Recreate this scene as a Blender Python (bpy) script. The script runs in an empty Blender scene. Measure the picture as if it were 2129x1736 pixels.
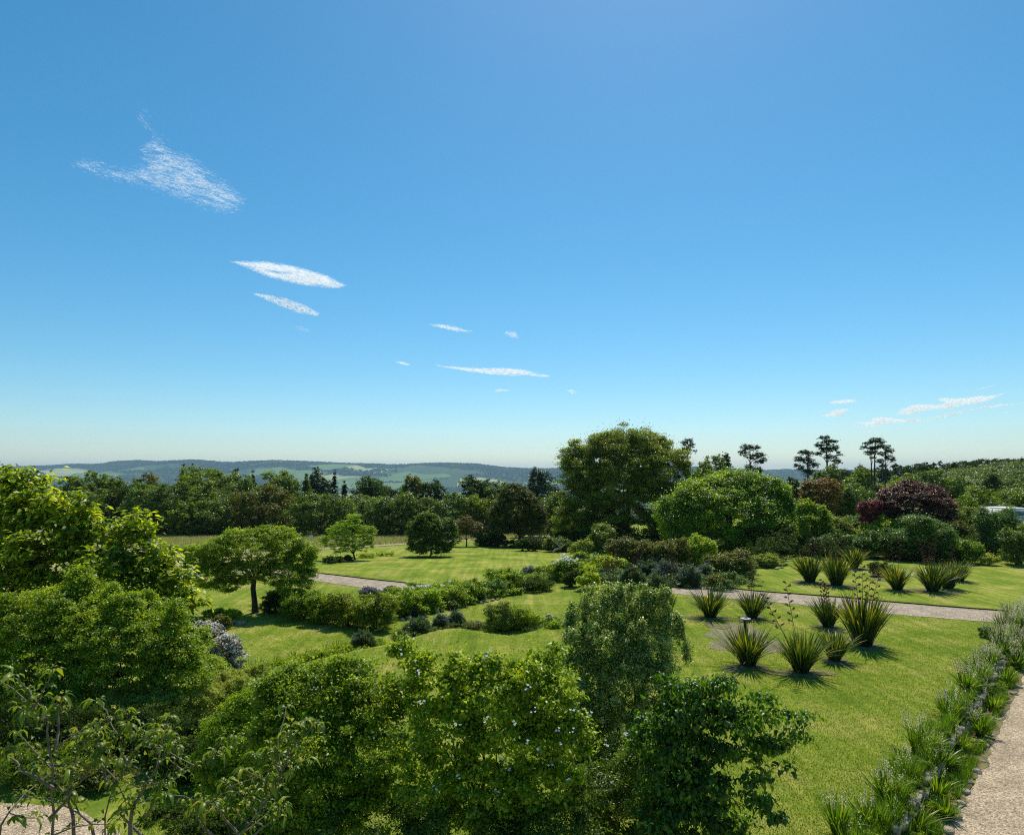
import bpy, math, random
import numpy as np
from mathutils import Vector, noise as mnoise

SC = bpy.context.scene
COL = SC.collection
# ------------------------------------------------------------------ camera
F = 1400.0; CU = 1064.5; HV = 985.0; H = 8.0        # focal (in 2129-wide pixels), centre, horizon row, eye height
cam_d = bpy.data.cameras.new("camera"); cam = bpy.data.objects.new("camera", cam_d); COL.objects.link(cam)
cam.location = (0, 0, H); cam.rotation_euler = (math.radians(90), 0, 0)
cam_d.sensor_width = 36; cam_d.lens = 36 * F / 2129; cam_d.shift_y = (HV - 868) / 2129
cam_d.clip_start = 0.2; cam_d.clip_end = 40000
SC.camera = cam
# ------------------------------------------------------------------ light
SUN_EL = math.radians(56); SUN_AZ = math.radians(13)    # azimuth clockwise from +Y
sd = Vector((math.sin(SUN_AZ) * math.cos(SUN_EL), math.cos(SUN_AZ) * math.cos(SUN_EL), math.sin(SUN_EL)))
sl = bpy.data.lights.new("sun", 'SUN'); sl.energy = 5.0; sl.angle = math.radians(0.5); sl.color = (1.0, 0.95, 0.86)
so = bpy.data.objects.new("sun", sl); COL.objects.link(so); so.rotation_euler = sd.to_track_quat('Z', 'Y').to_euler()
so.location = (0, 0, 60)
W = bpy.data.worlds.new("World"); SC.world = W; W.use_nodes = True
wt = W.node_tree; bg = wt.nodes['Background']
sky = wt.nodes.new('ShaderNodeTexSky'); sky.sky_type = 'NISHITA'; sky.sun_disc = False
sky.sun_elevation = SUN_EL; sky.sun_rotation = SUN_AZ; sky.altitude = 60; sky.air_density = 1.0; sky.dust_density = 0.35; sky.ozone_density = 4.0
hs = wt.nodes.new('ShaderNodeHueSaturation'); hs.inputs['Saturation'].default_value = 1.30; hs.inputs['Hue'].default_value = 0.483
wt.links.new(sky.outputs[0], hs.inputs['Color']); wb = wt.nodes.new('ShaderNodeMix'); wb.data_type = 'RGBA'; wb.blend_type = 'MULTIPLY'; wb.inputs[0].default_value = 1; wb.inputs[7].default_value = (.93, 1.0, 1.02, 1)
wt.links.new(hs.outputs[0], wb.inputs[6]); wt.links.new(wb.outputs[2], bg.inputs['Color'])
bg.inputs['Strength'].default_value = 0.118
SC.view_settings.view_transform = 'Standard'; SC.view_settings.look = 'None'
SC.view_settings.exposure = 0.0; SC.view_settings.gamma = 1; SC.view_settings.use_curve_mapping = False
SC.render.engine = 'CYCLES'
cy = SC.cycles
cy.max_bounces = 6; cy.diffuse_bounces = 2; cy.glossy_bounces = 2; cy.transmission_bounces = 4; cy.volume_bounces = 0
cy.transparent_max_bounces = 8; cy.caustics_reflective = False; cy.caustics_refractive = False
cy.sample_clamp_indirect = 3.0; cy.use_denoising = False; cy.filter_width = 1.15

# ------------------------------------------------------------------ helpers
def sstep(a, b, x):
    t = np.clip((np.asarray(x, float) - a) / (b - a), 0, 1); return t * t * (3 - 2 * t)
WP = np.array((8.30, 15.09)); WD = np.array((0.669, 0.743)); WN = np.array((0.743, -0.669))   # dry-stone wall line between lawn and gravel terrace
BND = np.array([(-40, 20.5), (-24, 21.3), (-10.3, 27.2), (-9.0, 28.3), (-8.0, 29.5), (-7.0, 30.7), (-6.2, 31.3), (-5.0, 32.8), (-3.75, 34.6), (-2.7, 35.0), (-1.4, 34.0), (0.0, 33.3), (1.2, 34.5), (3.0, 37.5), (4.6, 41.0), (7, 47), (60, 47)])
def tz(x, y):
    x = np.asarray(x, float); y = np.asarray(y, float)
    ratio = x / np.maximum(y, 1.0)
    z = -0.045 * np.maximum(0, np.minimum(y, 230) - 55) * (1 - sstep(.28, .48, ratio))
    z = np.where(y > 230, np.minimum(z, 0) - 0.11 * (np.clip(y, 230, 1700) - 230), z)
    hill = sstep(.40, .78, ratio) * sstep(80, 250, y) * 10.5 * (1 - sstep(300, 700, y))
    z = z + hill
    b = np.interp(x, BND[:, 0], BND[:, 1])
    z = z - 0.55 * sstep(0.02, 0.24, y - b) * (1 - sstep(2.5, 8, x)) * (1 - sstep(40, 58, y))
    s = (x - WP[0]) * WN[0] + (y - WP[1]) * WN[1]
    z = z - 0.5 * sstep(0.02, 0.16, s) * (1 - sstep(60, 80, y))
    return z
def tzf(x, y): return float(tz(x, y))
def hit(u, v):
    """point of the terrain seen along a pixel ray"""
    if v <= HV + 2: v = HV + 2
    a = (v - HV) / F
    lo = 3.0; y = lo
    while y < 3000:
        if H - a * y <= tzf((u - CU) / F * y, y): break
        lo = y; y *= 1.03
    hi = y
    for _ in range(24):
        m = (lo + hi) / 2
        if H - a * m <= tzf((u - CU) / F * m, m): hi = m
        else: lo = m
    return Vector(((u - CU) / F * hi, hi, tzf((u - CU) / F * hi, hi)))
def P(u, v, y): return Vector(((u - CU) / F * y, y, H - (v - HV) / F * y))

def mk(name, verts, faces, mat, parent=None, loc=None, smooth=False, tone=None):
    """verts (n,3) ; faces: (m,k) int array"""
    v = np.asarray(verts, np.float32); f = np.asarray(faces, np.int32)
    me = bpy.data.meshes.new(name)
    me.vertices.add(len(v)); me.vertices.foreach_set('co', v.ravel())
    k = f.shape[1]
    me.loops.add(f.size); me.loops.foreach_set('vertex_index', f.ravel())
    me.polygons.add(len(f)); me.polygons.foreach_set('loop_start', np.arange(0, f.size, k, dtype=np.int32))
    me.polygons.foreach_set('loop_total', np.full(len(f), k, np.int32))
    if smooth: me.polygons.foreach_set('use_smooth', np.ones(len(f), bool))
    if tone is not None:
        at = me.attributes.new('tone', 'FLOAT', 'POINT'); at.data.foreach_set('value', np.asarray(tone, np.float32))
    me.materials.append(mat); me.update(calc_edges=True)
    o = bpy.data.objects.new(name, me); COL.objects.link(o)
    if parent: o.parent = parent
    if loc is not None: o.location = loc
    return o
def thing(name, loc, label, cat, group=None):
    o = bpy.data.objects.new(name, None); COL.objects.link(o); o.location = loc; o.empty_display_size = .3
    o['label'] = label; o['category'] = cat
    if group: o['group'] = group
    return o
def tag(o, label, cat, group=None):
    o['label'] = label; o['category'] = cat
    if group: o['group'] = group
    return o
def kind(o, k): o['kind'] = k; return o

# ------------------------------------------------------------------ materials
def newmat(name):
    m = bpy.data.materials.new(name); m.use_nodes = True; nt = m.node_tree; nt.nodes.clear()
    out = nt.nodes.new('ShaderNodeOutputMaterial'); return m, nt, out
def ramp(nt, stops):
    r = nt.nodes.new('ShaderNodeValToRGB'); e = r.color_ramp.elements
    e[0].position, e[0].color = stops[0][0], (*stops[0][1], 1)
    e[1].position, e[1].color = stops[-1][0], (*stops[-1][1], 1)
    for p, c in stops[1:-1]:
        n = e.new(p); n.color = (*c, 1)
    return r
def leafmat(name, cols, trans=0.45, rough=.42, spec=.30, warm=(1.3, 1.35, .45), gain=1.0):
    if name.startswith('leaf_'): cols = [tuple(min(.7, x * g) for x, g in zip(c, (2.4, 2.15, .85))) for c in cols]
    m, nt, out = newmat(name); N = nt.nodes; L = nt.links
    a = N.new('ShaderNodeAttribute'); a.attribute_name = 'tone'
    n = len(cols); r = ramp(nt, [(i / (n - 1), c) for i, c in enumerate(cols)])
    L.new(a.outputs['Fac'], r.inputs[0])
    p = N.new('ShaderNodeBsdfPrincipled'); p.inputs['Roughness'].default_value = rough; p.inputs['Specular IOR Level'].default_value = spec
    t = N.new('ShaderNodeBsdfTranslucent'); mul = N.new('ShaderNodeMix'); mul.data_type = 'RGBA'; mul.blend_type = 'MULTIPLY'; mul.inputs[0].default_value = 1
    L.new(r.outputs[0], mul.inputs[6]); mul.inputs[7].default_value = (*[w * 1.45 for w in warm], 1)
    L.new(mul.outputs[2], t.inputs['Color']); L.new(r.outputs[0], p.inputs['Base Color'])
    mx = N.new('ShaderNodeMixShader'); mx.inputs[0].default_value = trans if name.startswith('cloud') else trans * .82
    L.new(p.outputs[0], mx.inputs[1]); L.new(t.outputs[0], mx.inputs[2]); L.new(mx.outputs[0], out.inputs[0]); return m
def plain(name, c1, c2, scale=8, rough=.9, bump=.3, detail=6):
    m, nt, out = newmat(name); N = nt.nodes; L = nt.links
    tc = N.new('ShaderNodeTexCoord'); no = N.new('ShaderNodeTexNoise'); no.inputs['Scale'].default_value = scale; no.inputs['Detail'].default_value = detail
    L.new(tc.outputs['Object'], no.inputs['Vector']); r = ramp(nt, [(.3, c1), (.7, c2)]); L.new(no.outputs[0], r.inputs[0])
    p = N.new('ShaderNodeBsdfPrincipled'); p.inputs['Roughness'].default_value = rough; p.inputs['Specular IOR Level'].default_value = .2
    L.new(r.outputs[0], p.inputs['Base Color'])
    b = N.new('ShaderNodeBump'); b.inputs['Strength'].default_value = bump; b.inputs['Distance'].default_value = .05
    L.new(no.outputs[0], b.inputs['Height']); L.new(b.outputs[0], p.inputs['Normal']); L.new(p.outputs[0], out.inputs[0]); return m
M = {}
M['lime'] = leafmat('leaf_lime', [(.020, .052, .006), (.070, .13, .010), (.18, .235, .018)], .5)
M['catalpa'] = leafmat('leaf_catalpa', [(.022, .050, .008), (.090, .135, .010), (.34, .31, .035)], .5)
M['mid'] = leafmat('leaf_mid', [(.017, .038, .006), (.052, .088, .010), (.11, .135, .018)], .5)
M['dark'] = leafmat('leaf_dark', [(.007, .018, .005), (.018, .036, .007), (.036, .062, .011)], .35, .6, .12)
M['olive'] = leafmat('leaf_olive', [(.018, .040, .010), (.046, .080, .018), (.09, .125, .03)], .4)
M['willow'] = leafmat('leaf_willow', [(.024, .050, .016), (.058, .098, .034), (.11, .155, .055)], .4)
M['sage'] = leafmat('leaf_sage', [(.07, .10, .03), (.15, .185, .065), (.26, .28, .12)], .35, .6, .2, (1.1, 1.15, .8))
M['bluegreen'] = leafmat('leaf_bluegreen', [(.02, .046, .016), (.046, .084, .028), (.09, .135, .055)], .35, warm=(1.1, 1.3, .8))
M['pine'] = leafmat('leaf_pine', [(.007, .018, .010), (.016, .036, .018), (.03, .055, .025)], .2)
M['purple'] = leafmat('leaf_purple', [(.014, .009, .014), (.045, .024, .038), (.13, .085, .10)], .35, warm=(1.15, .8, .85))
M['plum'] = leafmat('leaf_plum', [(.03, .008, .02), (.08, .018, .045), (.12, .03, .06)], .35, warm=(1.4, .8, 1.0))
M['orange'] = leafmat('leaf_orange', [(.030, .050, .014), (.062, .060, .02), (.12, .075, .045)], .45, warm=(1.3, 1.0, .6))
M['bronze'] = leafmat('leaf_bronze', [(.022, .038, .010), (.05, .066, .014), (.11, .11, .03)], .4, warm=(1.2, 1.1, .7))
M['limeolive'] = leafmat('leaf_lime_olive', [(.032, .055, .007), (.075, .105, .010), (.15, .17, .02)], .45)
M['heath'] = leafmat('leaf_heath', [(.020, .040, .010), (.058, .082, .022), (.16, .16, .055)], .35, warm=(1.2, 1.0, .8))
M['yellow'] = leafmat('leaf_yellow', [(.06, .11, .010), (.15, .20, .015), (.32, .30, .03)], .5)
M['fine'] = leafmat('leaf_fine', [(.026, .055, .007), (.078, .130, .014), (.17, .21, .026)], .5)
M['cream'] = leafmat('leaf_cream', [(.016, .045, .010), (.042, .085, .018), (.11, .16, .04), (.48, .46, .30)], .4, .35, .5, (1.1, 1.15, .7))
M['cherry'] = leafmat('leaf_cherry', [(.010, .030, .006), (.024, .062, .008), (.07, .125, .014)], .5, .38, .4)
M['cherryfar'] = leafmat('leaf_cherry_long', [(.020, .042, .008), (.040, .072, .012), (.09, .12, .022), (.15, .13, .03)], .45, .4, .35)
M['phormium'] = leafmat('blade_green_gold', [(.014, .034, .008), (.042, .082, .012), (.15, .19, .02), (.46, .42, .02), (.46, .28, .03)], .3, .4, .4, (1.2, 1.2, .5))
M['blade'] = leafmat('blade_bright', [(.05, .11, .008), (.13, .22, .012), (.32, .34, .02)], .5, .4, .4)
M['lavgreen'] = leafmat('lavender_stems', [(.07, .12, .035), (.14, .20, .065), (.24, .29, .13)], .3, .7, .2, (1, 1.1, .8))
M['lavender'] = leafmat('lavender_flower', [(.15, .14, .19), (.24, .21, .33), (.36, .33, .48)], .3, .7, .2, (1, 1, 1))
M['white'] = leafmat('petal_white', [(.68, .70, .72), (.80, .80, .80), (.86, .86, .84)], .35, .6, .2, (.8, .8, .8))
M['clematis'] = leafmat('petal_greywhite', [(.04, .06, .02), (.42, .40, .34), (.85, .82, .76)], .35, .7, .2, (.85, .82, .8))
M['paleflower'] = leafmat('flower_cream', [(.55, .50, .26), (.78, .72, .45), (.88, .82, .60)], .5, .7, .2, (.8, .8, .7))
M['dry'] = leafmat('dry_stems', [(.13, .10, .05), (.24, .19, .10), (.36, .29, .16)], .3, .8, .1, (1, .95, .7))
M['drygrass'] = leafmat('seeding_grass', [(.22, .25, .07), (.36, .34, .14), (.50, .44, .22)], .4, .8, .1, (1, 1, .6))
M['bracken'] = leafmat('leaf_bracken', [(.012, .030, .008), (.038, .070, .016), (.10, .135, .040)], .4)
M['redseed'] = leafmat('seed_pods', [(.05, .018, .014), (.10, .035, .025), (.16, .06, .04)], .15, .6, .3, (1.1, .9, .9))
M['stalk'] = plain('flower_stalk', (.05, .05, .02), (.10, .08, .03))
M['bark'] = plain('bark', (.035, .028, .020), (.10, .085, .065), 14, .95, .8)
M['barkcherry'] = plain('bark_cherry', (.11, .075, .055), (.23, .18, .14), 18, .8, .5)
M['barkpine'] = plain('bark_pine', (.05, .035, .028), (.12, .08, .06), 6, .95, .6)
M['stone'] = plain('stone', (.20, .16, .105), (.50, .42, .31), 5, .95, 1.0, 10)
M['soil'] = plain('soil', (.07, .075, .022), (.25, .21, .09), 5, 1, 1.0, 10)
M['deadwood'] = plain('dead_wood', (.22, .18, .11), (.42, .36, .24), 8, .9, .4)
M['metal'] = plain('weathered_metal', (.30, .31, .31), (.45, .46, .45), 12, .5, .1)
M['post'] = plain('dark_post', (.03, .024, .02), (.06, .05, .04), 12, .9, .3)
M['pole'] = plain('pole_wood', (.04, .035, .03), (.08, .07, .06), 4, .9, .3)
M['whitepaint'] = plain('white_paint', (.66, .66, .65), (.78, .78, .77), 3, .5, .05)
M['glass'] = plain('dim_glass', (.10, .12, .15), (.22, .25, .28), 2, .2, .0)
M['greenpaint'] = plain('sign_green', (.03, .10, .09), (.05, .14, .12), 4, .5, .0)

def groundmat():
    m, nt, out = newmat('grass_ground'); N = nt.nodes; L = nt.links
    geo = N.new('ShaderNodeNewGeometry'); pos = geo.outputs['Position']
    def nz(s, d=5, r=.6):
        n = N.new('ShaderNodeTexNoise'); n.inputs['Scale'].default_value = s; n.inputs['Detail'].default_value = d; n.inputs['Roughness'].default_value = r
        L.new(pos, n.inputs['Vector']); return n.outputs[0]
    def mix(f, a, b, mode='MIX'):
        x = N.new('ShaderNodeMix'); x.data_type = 'RGBA'; x.blend_type = mode
        for i, s in ((0, f), (6, a), (7, b)):
            if isinstance(s, (int, float)): x.inputs[i].default_value = s
            elif isinstance(s, tuple): x.inputs[i].default_value = (*s, 1)
            else: L.new(s, x.inputs[i])
        return x.outputs[2]
    big = ramp(nt, [(.32, (.130, .198, .020)), (.5, (.215, .268, .034)), (.70, (.360, .330, .090))]); L.new(nz(.35, 6), big.inputs[0])
    med = ramp(nt, [(.3, (.50, .58, .40)), (.5, (1, 1, 1)), (.72, (1.45, 1.25, 1.35))]); L.new(nz(3.2, 8, .75), med.inputs[0])
    fin = ramp(nt, [(.25, (.42, .48, .36)), (.5, (1, 1, 1)), (.75, (1.45, 1.4, 1.4))]); L.new(nz(32, 4, .8), fin.inputs[0])
    mp = N.new('ShaderNodeMapping'); mp.inputs['Rotation'].default_value = (0, 0, .73); mp.inputs['Scale'].default_value = (2.2, .10, 1); L.new(pos, mp.inputs[0])
    ns = N.new('ShaderNodeTexNoise'); ns.inputs['Scale'].default_value = 1; ns.inputs['Detail'].default_value = 3; L.new(mp.outputs[0], ns.inputs['Vector'])
    st = ramp(nt, [(.35, (.78, .84, .74)), (.65, (1.20, 1.12, 1.2))]); L.new(ns.outputs[0], st.inputs[0])
    lawn = mix(1, mix(1, big.outputs[0], med.outputs[0], 'MULTIPLY'), fin.outputs[0], 'MULTIPLY'); lawn = mix(1, lawn, st.outputs[0], 'MULTIPLY')
    mb = ramp(nt, [(.3, (.22, .25, .06)), (.5, (.32, .29, .11)), (.7, (.42, .36, .18))]); L.new(nz(.22, 7), mb.inputs[0])
    mea = mix(1, mb.outputs[0], med.outputs[0], 'MULTIPLY')
    a = N.new('ShaderNodeAttribute'); a.attribute_name = 'tone'
    c = mix(a.outputs['Fac'], lawn, mea)
    p = N.new('ShaderNodeBsdfPrincipled'); p.inputs['Roughness'].default_value = .95; p.inputs['Specular IOR Level'].default_value = .03
    L.new(c, p.inputs['Base Color'])
    b = N.new('ShaderNodeBump'); b.inputs['Strength'].default_value = .8; b.inputs['Distance'].default_value = .04
    L.new(nz(22, 6, .8), b.inputs['Height']); L.new(b.outputs[0], p.inputs['Normal']); L.new(p.outputs[0], out.inputs[0]); return m
def gravelmat(name, c, s=26):
    m, nt, out = newmat(name); N = nt.nodes; L = nt.links
    geo = N.new('ShaderNodeNewGeometry'); v = N.new('ShaderNodeTexVoronoi'); v.inputs['Scale'].default_value = s; L.new(geo.outputs['Position'], v.inputs['Vector'])
    r = ramp(nt, [(0, tuple(x * .45 for x in c)), (.35, c), (.7, tuple(min(.8, x * 1.15) for x in c)), (1, tuple(min(.85, x * 1.7) for x in c))])
    sep = N.new('ShaderNodeSeparateColor'); L.new(v.outputs['Color'], sep.inputs[0]); L.new(sep.outputs[0], r.inputs[0])
    n = N.new('ShaderNodeTexNoise'); n.inputs['Scale'].default_value = 1.3; n.inputs['Detail'].default_value = 8; n.inputs['Roughness'].default_value = .7; L.new(geo.outputs['Position'], n.inputs['Vector'])
    r2 = ramp(nt, [(.3, (.68, .66, .62)), (.6, (1.1, 1.08, 1.05))]); L.new(n.outputs[0], r2.inputs[0])
    x = N.new('ShaderNodeMix'); x.data_type = 'RGBA'; x.blend_type = 'MULTIPLY'; x.inputs[0].default_value = 1
    L.new(r.outputs[0], x.inputs[6]); L.new(r2.outputs[0], x.inputs[7])
    p = N.new('ShaderNodeBsdfPrincipled'); p.inputs['Roughness'].default_value = .9; p.inputs['Specular IOR Level'].default_value = .2; L.new(x.outputs[2], p.inputs['Base Color'])
    b = N.new('ShaderNodeBump'); b.inputs['Strength'].default_value = 1; b.inputs['Distance'].default_value = .03
    L.new(v.outputs['Distance'], b.inputs['Height']); b.invert = True; L.new(b.outputs[0], p.inputs['Normal']); L.new(p.outputs[0], out.inputs[0]); return m
def hillmat():
    m, nt, out = newmat('downland'); N = nt.nodes; L = nt.links
    geo = N.new('ShaderNodeNewGeometry'); mp = N.new('ShaderNodeMapping'); mp.inputs['Scale'].default_value = (.0022, .0011, .004)
    L.new(geo.outputs['Position'], mp.inputs[0]); v = N.new('ShaderNodeTexVoronoi'); v.inputs['Scale'].default_value = 1.0; L.new(mp.outputs[0], v.inputs['Vector'])
    sep = N.new('ShaderNodeSeparateColor'); L.new(v.outputs['Color'], sep.inputs[0])
    r = ramp(nt, [(0, (.05, .09, .03)), (.3, (.17, .24, .07)), (.5, (.34, .35, .15)), (.7, (.12, .19, .05)), (1, (.46, .43, .25))]); r.color_ramp.interpolation = 'CONSTANT'; L.new(sep.outputs[0], r.inputs[0])
    a = N.new('ShaderNodeAttribute'); a.attribute_name = 'tone'
    n = N.new('ShaderNodeTexNoise'); n.inputs['Scale'].default_value = .012; n.inputs['Detail'].default_value = 5; L.new(geo.outputs['Position'], n.inputs['Vector'])
    w = ramp(nt, [(.35, (.018, .04, .012)), (.65, (.045, .075, .022))]); L.new(n.outputs[0], w.inputs[0])
    x = N.new('ShaderNodeMix'); x.data_type = 'RGBA'; L.new(a.outputs['Fac'], x.inputs[0]); L.new(r.outputs[0], x.inputs[6]); L.new(w.outputs[0], x.inputs[7])
    p = N.new('ShaderNodeBsdfPrincipled'); p.inputs['Roughness'].default_value = .95; p.inputs['Specular IOR Level'].default_value = .1; L.new(x.outputs[2], p.inputs['Base Color'])
    L.new(p.outputs[0], out.inputs[0]); return m
M['ground'] = groundmat(); M['gravel'] = gravelmat('gravel_tan', (.43, .335, .225), 27); M['gravelfar'] = gravelmat('gravel_grey_pink', (.37, .30, .22), 20); M['hill'] = hillmat()

# ------------------------------------------------------------------ ground sheet
def axis(lo, hi, step, far0, far1, g=1.09):
    a = list(np.arange(lo, hi + 1e-6, step)); s = step; x = hi
    while x < far1: s *= g; x += s; a.append(x)
    s = step; x = lo; b = []
    while x > far0: s *= g; x -= s; b.append(x)
    return np.array(b[::-1] + a)
xs = axis(-30, 34, .16, -12000, 12000); ys = axis(4, 56, .16, -60, 12000)
X, Y = np.meshgrid(xs, ys); Z = tz(X, Y)
nx, ny = len(xs), len(ys)
idx = np.arange(nx * ny).reshape(ny, nx)
fc = np.stack([idx[:-1, :-1], idx[:-1, 1:], idx[1:, 1:], idx[1:, :-1]], -1).reshape(-1, 4)
road_y = lambda x: np.interp(x, [-40, -25, -18, -9, 0, 12], [80, 82, 90, 103, 112, 118])
mead = sstep(0, 1.0, Y - road_y(X)) * (X / np.maximum(Y, 1) < .12)
mead = np.maximum(mead, sstep(.5, 1.2, (Y > 57) * (X / np.maximum(Y, 1) < -.35) * 1.2))
kind(mk('ground', np.stack([X, Y, Z], -1).reshape(-1, 3), fc, M['ground'], smooth=True, tone=mead.ravel()), 'structure')

def ribbon(name, pts_a, pts_b, mat, lift=.012, n=60, m=6, k='structure'):
    """sheet between two polylines that follows the terrain"""
    def res(p):
        p = np.array(p, float); d = np.r_[0, np.cumsum(np.hypot(*(p[1:] - p[:-1]).T))]; t = np.linspace(0, d[-1], n)
        return np.stack([np.interp(t, d, p[:, 0]), np.interp(t, d, p[:, 1])], -1)
    a, b = res(pts_a), res(pts_b); rows = []
    for j in range(m):
        q = a + (b - a) * j / (m - 1); rows.append(np.stack([q[:, 0], q[:, 1], tz(q[:, 0], q[:, 1]) + lift], -1))
    v = np.array(rows).reshape(-1, 3); id_ = np.arange(n * m).reshape(m, n)
    f = np.stack([id_[:-1, :-1], id_[:-1, 1:], id_[1:, 1:], id_[1:, :-1]], -1).reshape(-1, 4)
    return kind(mk(name, v, f, mat, smooth=True), k)
def hp(l): return [(hit(u, v).x, hit(u, v).y) for u, v in l]
def wob(l, amp=.06, step=.35, seed=0):
    """irregular edge"""
    rg = np.random.default_rng(seed); p = np.array(l, float); d = np.r_[0, np.cumsum(np.hypot(*(p[1:] - p[:-1]).T))]; t = np.arange(0, d[-1], step)
    q = np.stack([np.interp(t, d, p[:, 0]), np.interp(t, d, p[:, 1])], -1); return q + rg.normal(0, amp, q.shape)
far_e = hp([(1395, 1222), (1440, 1217), (1500, 1222), (1575, 1230), (1757, 1243.5), (1835, 1251), (1965, 1262), (2111, 1273), (2190, 1279)])
near_e = hp([(1385, 1233), (1440, 1238), (1500, 1243), (1600, 1251), (1757, 1268), (1838, 1276), (1965, 1286), (2069, 1294), (2190, 1305)])
ribbon('gravel_path', wob(far_e, .02), wob(near_e, .05), M['gravelfar'], .016, 160)
far_l = hp([(300, 1158), (480, 1175), (560, 1183), (659, 1192), (761, 1204), (857, 1214), (900, 1219)])
near_l = hp([(300, 1176), (480, 1190), (560, 1197), (657, 1208), (761, 1223), (850, 1234), (900, 1239)])
ribbon('garden_path', wob(far_l, .02, seed=1), wob(near_l, .06, seed=2), M['gravelfar'], .016, 140)
def edging(name, line, hgt=.09, w=.12):
    """cut turf edge: a low bank of soil with a grass lip on the far side of a path"""
    p = wob(line, .012, .3, 5); n = len(p); z = tz(p[:, 0], p[:, 1])
    d = np.gradient(p, axis=0); d /= np.linalg.norm(d, axis=1)[:, None] + 1e-9; s = np.stack([-d[:, 1], d[:, 0]], -1); s *= np.sign(s[:, 1:2] + 1e-9)
    r = []
    for off, h in ((0, -.02), (.01, hgt), (w, hgt), (w + .25, -.02)):
        q = p + s * off; r.append(np.stack([q[:, 0], q[:, 1], z + h], -1))
    v = np.array(r).reshape(-1, 3); id_ = np.arange(4 * n).reshape(4, n)
    f = np.stack([id_[:-1, :-1], id_[:-1, 1:], id_[1:, 1:], id_[1:, :-1]], -1).reshape(-1, 4)
    o = mk(name, v, f, M['ground'], tone=np.zeros(len(v))); o.data.materials.append(M['edge'])
    mi = np.zeros(len(f), np.int32); mi[:n - 1] = 1; o.data.polygons.foreach_set('material_index', mi); return kind(o, 'structure')
M['edge'] = plain('edge_soil', (.03, .025, .015), (.09, .075, .04), 20)
edging('lawn_edge', far_e); edging('lawn_edge', far_l)
road_a = [(-60, 79), (-40, 80), (-25, 82), (-18, 90), (-9, 103), (0, 112), (8, 116)]
ribbon('road', road_a, [(x + .4, y - 2.6) for x, y in road_a], M['gravelfar'], .05, 120)
# gravel terrace by the house, and the gravel patch on the left
T = lambda t, s: tuple(WP + WD * t + WN * s)
ribbon('gravel_terrace', wob([T(t, .95) for t in (-14, 0, 10, 30, 45)], .05, .3, 3), [T(t, 16) for t in (-14, 0, 10, 30, 45)], M['gravel'], .012, 300, 12)
ribbon('gravel_drive', wob(hp([(-200, 1655), (0, 1668), (100, 1672), (150, 1680), (260, 1730)]), .04, .3, 4), [(-22, 6), (-10, 8), (-7, 9), (-6, 9.5), (-4.5, 10)], M['gravel'], .012, 80, 10)
ribbon('flower_bed', wob([T(t, .17) for t in (-10, 0, 10, 30, 45)], .01, .3, 8), wob([T(t, 1.0) for t in (-10, 0, 10, 30, 45)], .05, .3, 9), M['soil'], .024, 200, 6)
def patch(u, v, ru, rv, mat='soil', seed=0, lift=.01, name='soil_patch'):
    """irregular bare patch on the lawn, outline lobed in plan"""
    c = hit(u, v); rg = np.random.default_rng(seed); rx = ru * c.y / F; ry = rv * c.y * c.y / F / H
    n = 48; ph = rg.uniform(0, 6.28, 6); a = np.linspace(0, 2 * math.pi, n, endpoint=False)
    rr = 1 + sum(.30 / (k + 1) * np.sin((k + 2) * a + ph[k]) for k in range(6)) + rg.normal(0, .05, n)
    v_ = [(c.x, c.y, tzf(c.x, c.y) + lift)]; f = []
    for ring in (.5, 1):
        for i in range(n):
            x = c.x + math.cos(a[i]) * rx * rr[i] * ring; y = c.y + math.sin(a[i]) * ry * rr[i] * ring; v_.append((x, y, tzf(x, y) + lift))
    for i in range(n):
        j = (i + 1) % n; f.append((0, 1 + i, 1 + j, 1 + j)); f.append((1 + i, 1 + n + i, 1 + n + j, 1 + j))
    f3 = [x if x[2] != x[3] else (x[0], x[1], x[2]) for x in f]
    me = bpy.data.meshes.new(name); me.from_pydata(v_, [], f3); me.materials.append(M[mat]); o = bpy.data.objects.new(name, me); COL.objects.link(o); return kind(o, 'structure')

# ------------------------------------------------------------------ distant hills
RID = np.array([(-600, 985), (-200, 982), (0, 976), (47, 971), (104, 968), (167, 965), (190, 966), (216, 964), (234, 960), (286, 958.5), (325, 961), (404, 956.5), (469, 960), (573, 958), (657, 962), (717, 964), (774, 966), (826, 968), (904, 963.5), (990, 965), (1047, 973), (1144, 975), (1300, 973), (1436, 971), (1582, 978), (1619, 976), (1653, 976), (1752, 979), (1900, 984), (2600, 990)])
def hz(x, y):
    u = CU + x / np.maximum(y, 1) * F
    top = H + (HV - np.interp(u, RID[:, 0], RID[:, 1])) * 7600 / F
    floor = -150.0
    s = sstep(5000, 7600, y); back = sstep(7600, 9600, y)
    return floor + (top - floor) * s * (1 - .5 * back)
hx = np.arange(-7600, 7601, 50.); hy = np.concatenate([np.arange(1500, 4800, 150.), np.arange(4800, 8200, 50.), np.arange(8200, 9700, 150.)])
HX, HY = np.meshgrid(hx, hy); HZ = hz(HX, HY)
fx = np.array([[mnoise.fractal(Vector((x / 900, y / 1500, 3.1)), 1, 2, 4) for x in hx] for y in hy])
wd = np.array([[mnoise.fractal(Vector((x / 1300 + 7, y / 520, 9.7)), .9, 2.1, 5) for x in hx] for y in hy])
sl_ = sstep(4900, 6400, HY) * (1 - sstep(7300, 7600, HY))
HZ = HZ - np.abs(fx) * 95 * sl_ + fx * 14 * sstep(2000, 4500, HY) * (1 - sl_)
wood = sstep(-.06, .06, wd + .26 * sstep(5400, 6600, HY) - .04)
wood = np.where(HY > 7400, 1, wood)
nhx, nhy = len(hx), len(hy); id_ = np.arange(nhx * nhy).reshape(nhy, nhx)
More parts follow.
